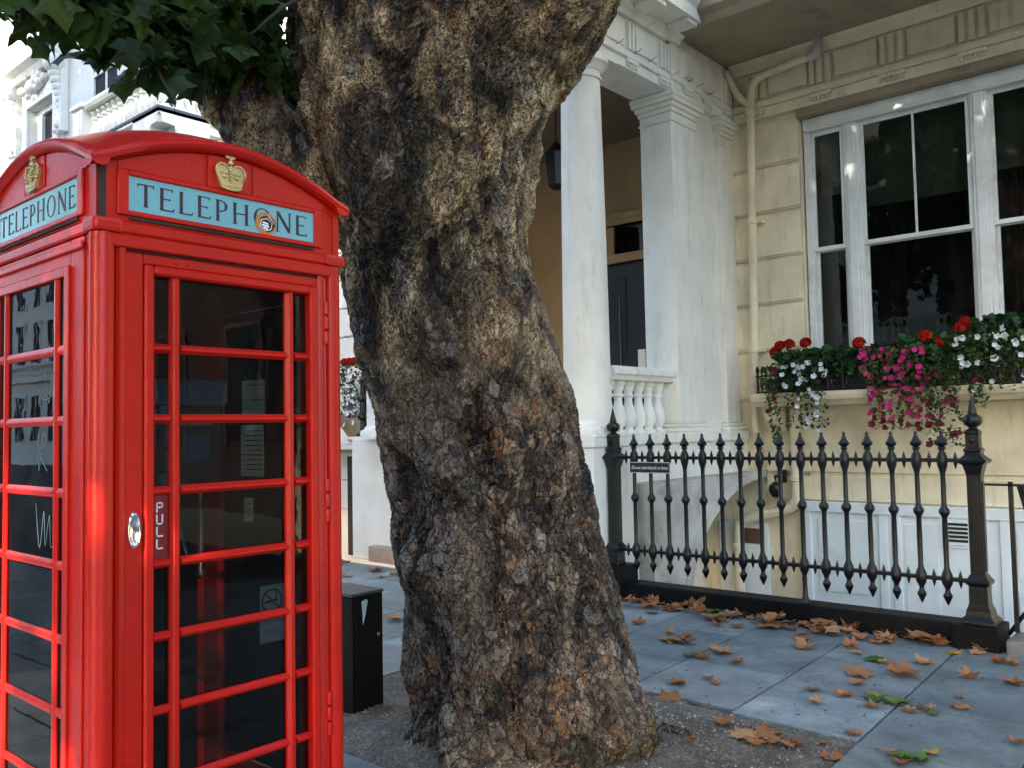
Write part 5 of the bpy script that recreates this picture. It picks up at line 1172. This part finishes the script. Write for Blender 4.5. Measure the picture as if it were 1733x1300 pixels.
cascade('trailing petunia with white flowers under the window mullion', -2.45, -1.75, 2.42, 1.86, 330, ['whitepetal'], 4, 26, .2)
cascade('thin strand of dark petunia hanging beside the shelf bracket', -4.45, -4.25, 2.24, 1.36, 190, ['magenta'], 6, 6, .5, .05)
cascade('sparse trailing strand over the shelf right of the pink petunias', -2.30, -2.14, 2.00, 1.70, 60, ['magenta'], 9, 2, .3)

# ================================================================== neighbouring houses along the street to the left
nb = thing('neighbour_house', (-12.5, 9.9, 0), 'pale rusticated house wall behind the hanging flower urn', 'house')
part('wall', MB().box(-13.9, -8.8, FY+.03, FY+.4, -2.2, 9.0), 'bright', nb)
for k in range(16):
    a = .2+.52*k
    part('stone_block', MB().box(-13.9, -8.96, FY-.02, FY+.029, a+.02, a+.50), 'bright', nb, bevel=.006)
part('area_opening', MB().box(-12.62, -12.42, FY-.05, FY-.021, -.6, 1.15), 'black', nb)
part('ledge', MB().box(-13.8, -9.0, 9.45, FY-.022, 1.28, 1.40), 'bright', nb, bevel=.01)
ur = thing('flower_urn', (-11.98, 9.55, 1.40), 'stone urn planted with white and purple flowers between telephone box and trunk', 'planter')
part('bowl', MB().lathe([(.05, 0), (.10, .02), (.08, .08), (.20, .25), (.28, .40), (.30, .44), (.26, .45)], (-11.95, 9.45, 1.42), 20), 'terracotta', ur, smooth=True)
part('foliage', foliage('leafy', (-11.95, 9.4, 2.28), (.42, .25, .48), 900, .06, 11), 'trail', ur)
rr = random.Random(5)
for k in range(46): flower(ur, 'flower', petal[rr.choice(['whitepetal', 'whitepetal', 'whitepetal', 'purple', 'magenta'])], (-11.95+rr.uniform(-.42, .42), 9.16+rr.uniform(-.05, .05), 2.2+rr.uniform(-.5, .45)), s=rr.uniform(1.1, 1.8))
for k in range(3): o = link('flower_head', redhead, None, ur, (-11.9+.13*k, 9.25, 2.78)); o.scale = (1.6,)*3
npst = thing('iron_post', (-10.1, 8.2, 0), 'black iron railing post with turned rings beside the white pedestal', 'post')
part('shaft', MB().lathe([(.10, 0), (.10, 1.3), (.07, 1.35), (.05, 1.38), (.05, 1.5), (.12, 1.52), (.12, 1.56), (.06, 1.60), (.05, 1.75), (.10, 1.79), (.10, 1.83), (.06, 1.87), (.055, 2.02), (.11, 2.06), (.11, 2.10), (.05, 2.14), (.04, 2.3), (.06, 2.36), (.002, 2.5)], (-10.12, 8.2, 0), 14), 'iron', npst, smooth=True)
bk_ = thing('brass_bell_pull', (LX+.10, CY+.06, 1.2), 'small round brass knob on the white pedestal', 'knob')
part('knob', MB().sphere((LX+.28, CY+.07, 1.20), .045, 12, 8), 'brass', bk_, smooth=True); part('rose', MB().box(LX+.25, LX+.31, CY+.075, CY+.098, 1.17, 1.23), 'brass', bk_)
# balustraded porch of the next house
np_ = thing('balustraded_porch', (-14.6, 8.0, 0), 'white porch with balustrade and dentil cornice beyond the telephone box', 'porch')
ZC, PXR, PXL, PYF = 6.90, -13.36, -16.70, 6.70
cpr = [(.62, ZC-.62), (.52, ZC-.60), (.50, ZC-.42), (.30, ZC-.34), (.28, ZC-.24), (.06, ZC-.22), (.05, ZC-.10), (.0, ZC-.06), (0, ZC-.01), (.9, ZC-.01), (.9, ZC-.62)]
part('cornice', MB().sweep([(PYF+a, b) for a, b in cpr], 'x', PXL, PXR), 'white', np_)
part('cornice', MB().sweep([(PXR-a, b) for a, b in cpr], 'y', PYF, 9.9), 'white', np_)
for k in range(7): part('modillion', MB().box(PXR-.50, PXR-.12, 6.95+.44*k, 7.17+.44*k, ZC-.37, ZC-.245), 'white', np_, bevel=.006)
for k in range(5): part('modillion', MB().box(PXR-.60-.46*k, PXR-.38-.46*k, PYF+.12, PYF+.50, ZC-.37, ZC-.245), 'white', np_, bevel=.006)
part('lead_flashing', MB().box(PXL, PXR+.02, PYF-.02, PYF+.5, ZC-.008, ZC+.035).box(PXR-.5, PXR+.02, PYF+.5, 9.9, ZC-.008, ZC+.035), 'lead', np_)
part('entablature', MB().box(PXL, PXR-.6, PYF+.62, 9.9, 5.4, ZC-.63), 'white', np_)
part('porch_block', MB().box(PXL, PXR-.62, PYF+2.2, 9.9, 0, 5.4), 'white', np_)
for x in (PXL+.35, PXR-.95):
    part('column', MB().lathe([(.30, 0), (.30, 1.5), (.24, 1.55), (.23, 3), (.20, 5.15), (.28, 5.3), (.28, 5.4)], (x, PYF+1.0, 0), 24), 'white', np_, smooth=True)
nbal = mesh_of(MB().lathe([(.085, 0), (.085, .05), (.05, .06), (.06, .10), (.09, .18), (.085, .26), (.05, .38), (.045, .44), (.065, .46), (.065, .49), (.05, .51), (.07, .55), (.085, .56), (.085, .62)], (0, 0, 0), 14), smooth=True)
x = PXR-.42
while x > PXL+.35: link('baluster', nbal, 'white', np_, (x, PYF+.24, ZC+.10)); x -= .205
y = PYF+.24
while y < 9.6: link('baluster', nbal, 'white', np_, (PXR-.25, y, ZC+.10)); y += .205
part('balustrade_base', MB().box(PXL+.05, PXR-.10, PYF+.12, PYF+.36, ZC+.036, ZC+.099).box(PXR-.38, PXR-.10, PYF+.36, 9.9, ZC+.036, ZC+.099), 'white', np_)
part('balustrade_rail', MB().sweep([(PYF+.08, ZC+.74), (PYF+.05, ZC+.80), (PYF+.05, ZC+.86), (PYF+.43, ZC+.86), (PYF+.43, ZC+.80), (PYF+.40, ZC+.74)], 'x', PXL+.3, PXR-.1).sweep([(PXR-.41, ZC+.74), (PXR-.44, ZC+.80), (PXR-.44, ZC+.858), (PXR-.06, ZC+.858), (PXR-.06, ZC+.80), (PXR-.09, ZC+.74)], 'y', PYF+.44, 9.9), 'white', np_)
pd = part('pedestal', MB().box(PXL-.05, PXL+.33, PYF+.04, PYF+.44, ZC+.02, ZC+.78), 'white', np_, bevel=.006)
part('pedestal_panel', MB().box(PXL+.03, PXL+.25, PYF+.03, PYF+.0395, ZC+.14, ZC+.68), 'white', pd, bevel=.004); part('pedestal_cap', MB().box(PXL-.10, PXL+.38, PYF-.01, PYF+.49, ZC+.781, ZC+.87), 'white', pd, bevel=.015)
# tall sunlit terrace beyond
fh = thing('ornate_terrace', (-28, 9.9, 0), 'bright white stucco terrace with scrolled console window hoods beyond the porch', 'house')
part('wall', MB().box(-29.3, -13.4, FY+.02, FY+.5, -2, 10.2).box(-29.3, -27.75, FY+.02, FY+.5, 10.2, 11.42).box(-25.85, -13.4, FY+.02, FY+.5, 10.2, 11.42).box(-29.3, -13.4, FY+.02, FY+.5, 11.42, 22), 'bright', fh)
part('bay', MB().box(-36, -29.2, FY-.9, FY+.4, -2, 22), 'bright', fh)
wn = part('window', MB().box(-27.75, -25.85, FY+.32, FY+.36, 8.4, 11.42), 'room', fh)
part('frame', MB().box(-27.75, -27.35, FY+.22, FY+.31, 8.4, 11.42).box(-26.0, -25.85, FY+.2, FY+.31, 8.4, 11.42).box(-27.35, -26.0, FY+.22, FY+.31, 11.25, 11.42), 'frame', wn)
part('window_hood', MB().sweep([(FY, 12.2), (FY-.25, 12.2), (FY-.35, 12.35), (FY-.55, 12.45), (FY-.55, 12.62), (FY, 12.7)], 'x', -28.9, -24.9), 'bright', fh, bevel=.01)
part('architrave', MB().box(-28.1, -27.76, FY-.08, FY+.019, 8, 11.9).box(-25.84, -25.5, FY-.08, FY+.019, 8, 11.9).box(-27.76, -25.84, FY-.08, FY+.019, 11.43, 11.9), 'bright', fh, bevel=.01)
for x in (-28.45, -25.15):
    c = MB()
    for k in range(12):
        t = k/11; c.sphere((x, FY-.22-.10*math.cos(t*5.0), 12.1-t*2.0), .20*(1-.55*t), 10, 6)
    c.sphere((x, FY-.30, 12.02), .30, 14, 8); c.box(x-.2, x+.2, FY-.2, FY+.01, 10.1, 12.2); c.sphere((x, FY-.22, 9.4), .22, 10, 6); c.box(x-.08, x+.08, FY-.1, FY+.01, 8.2, 9.6)
    part('console', c, 'bright', fh, smooth=True)
r = random.Random(8)
for k in range(34): part('garland_flower', MB().sphere((-26.8+r.gauss(0, .62), FY-.12-r.random()*.12, 12.0+r.gauss(0, .14)-.25*abs(r.gauss(0, .3))), r.uniform(.07, .16), 8, 5), 'bright', fh, smooth=True)
part('string_course', MB().sweep([(FY, 12.75), (FY-.3, 12.85), (FY-.4, 13.1), (FY, 13.15)], 'x', -29.2, -13.4), 'bright', fh)
part('string_course', MB().sweep([(FY-.9, 10.9), (FY-1.2, 11.0), (FY-1.25, 11.25), (FY-.9, 11.3)], 'x', -36, -29.1), 'bright', fh)
part('string_course', MB().sweep([(FY-.9, 13.9), (FY-1.3, 14.0), (FY-1.4, 14.4), (FY-.9, 14.5)], 'x', -36, -29.1), 'bright', fh)
for x in (-27, -22.5, -19.5, -16.5):
    if x < -26: continue
    for z in (1.4, 4.9, 8.5, 13.6):
        wn = part('window', MB().box(x-.7, x+.7, FY+.005, FY+.025, z, z+2.6), 'room', fh); part('frame', MB().box(x-.8, x-.7, FY-.05, FY+.019, z-.1, z+2.7).box(x+.7, x+.8, FY-.05, FY+.019, z-.1, z+2.7).box(x-.7, x+.7, FY-.05, FY+.019, z+2.6, z+2.7).box(x-.03, x+.03, FY-.03, FY+.004, z, z+2.6), 'frame', wn)
    part('pilaster', MB().box(x+1.2, x+1.6, FY-.15, FY+.019, 7.5, 20), 'bright', fh, bevel=.02)
bc_ = thing('iron_balcony', (-29.5, 9.2, 9.6), 'dark iron balcony on the white terrace just left of the telephone box roof', 'balcony')
part('slab', MB().box(-34, -28.6, FY-1.9, FY-.92, 9.3, 9.6), 'black', bc_); part('rail', MB().box(-34, -28.6, FY-1.9, FY-1.82, 10.25, 10.40), 'black', bc_)
for k in range(28): part('bar', MB().box(-33.9+.19*k, -33.86+.19*k, FY-1.88, FY-1.84, 9.6, 10.25), 'black', bc_)

# ================================================================== across the street (mirrored in the panes, shading the pavement)
def far_house(x0, x1, lab):
    h = thing('terrace_house', ((x0+x1)/2, -18, 0), lab, 'house')
    part('wall', MB().box(x0, x1, -30, -18, -.03, 13), 'bright', h)
    part('cornice', MB().box(x0, x1, -18.5, -17.999, 12.3, 12.8).box(x0, x1, -18.3, -17.6, 4.9, 5.2), 'bright', h)
    x = x0+1.4
    while x < x1-1:
        for z, hh in ((1.4, 2.6), (5.6, 2.8), (9.4, 2.2)):
            wn = part('window', MB().box(x-.6, x+.6, -18.002, -17.98, z, z+hh), 'room', h); part('frame', MB().box(x-.75, x-.6, -18.003, -17.93, z-.1, z+hh+.15).box(x+.6, x+.75, -18.003, -17.93, z-.1, z+hh+.15).box(x-.6, x+.6, -18.003, -17.9, z+hh, z+hh+.2).box(x-.03, x+.03, -17.979, -17.96, z, z+hh), 'frame', wn)
        x += 2.4
    x = x0+.2; b = MB()
    while x < x1: link('baluster', nbal, 'bright', h, (x, -17.75, 5.2)); x += .3
    part('balustrade_rail', MB().box(x0, x1, -17.87, -17.63, 5.82, 5.95), 'bright', h)
far_house(-95, -40.1, 'far end of the white terrace across the street mirrored in the box side'); far_house(-40, -16, 'long white terrace across the street mirrored in the bay window'); far_house(-15.9, -3, 'white balustraded terrace across the street opposite the porch'); far_house(6, 22, 'white terrace across the street on the sunny corner')
def street_tree(x, y, zc, rad_, count, seed, lab):
    t = thing('street_tree', (x, y, 0), lab, 'tree')
    part('trunk', MB().tube(smooth_path([(x, y, -.03), (x+.1, y, 2), (x-.1, y+.1, 4.5), (x+.1, y, zc)], 5), [.45, .38, .36, .34, .33, .32, .32, .31, .3, .29, .28, .26, .24, .2, .15, .1], 14), 'barkfar', t, smooth=True)
    for k in range(5):
        a = k*1.257+.4; part('limb', MB().tube(smooth_path([(x, y, 4+.4*k), (x+1.2*math.cos(a), y+1.2*math.sin(a), zc-1.5), (x+2.6*math.cos(a), y+2.6*math.sin(a), zc+1)], 4), [.2, .18, .16, .14, .12, .1, .08, .06, .04], 8), 'barkfar', t)
    V2, F2 = leaf_cloud((x, y, zc), rad_, count, .30, seed, .2, 26); cloud_obj('crown', V2, F2, 'leaf', t)['kind'] = 'stuff'
street_tree(-19.5, -8.5, 9.0, (4.2, 3.6, 5.0), 11000, 25, 'leafy street tree across the road mirrored in the porch fanlight')
street_tree(-12.8, -8.5, 12.0, (4.0, 3.6, 5.6), 12000, 24, 'tall unseen street tree added to shade the balustraded porch')  # added out of view to keep direct sun off the balustrade
street_tree(-7.0, -8.5, 9.5, (4.2, 3.6, 5.4), 14000, 21, 'leafy street tree across the road mirrored in the centre window')
street_tree(-2.0, -8.8, 10.8, (4.2, 3.6, 5.4), 14000, 26, 'dense unseen street tree added to block sun opposite the porch column')  # crown added to close a sun gap over the column
street_tree(3.4, -8.5, 11.0, (4.2, 3.6, 5.4), 14000, 22, 'leafy street tree across the road opposite the railing')
street_tree(-23, 1.2, 14.0, (5.5, 3.4, 6.2), 12000, 27, 'tall unseen street tree added to shade the ornate terrace')  # out-of-frame crown added as a sun blocker for the far facade
street_tree(.4, -7.4, 6.2, (3.4, 2.6, 2.9), 2300, 28, 'small sparse unseen tree added to dapple sun between two taller ones')  # thin crown added to break up the sun patches
street_tree(8.5, 2.0, 8.0, (3.8, 3.4, 4.2), 9000, 23, 'leafy street tree farther along the same pavement')
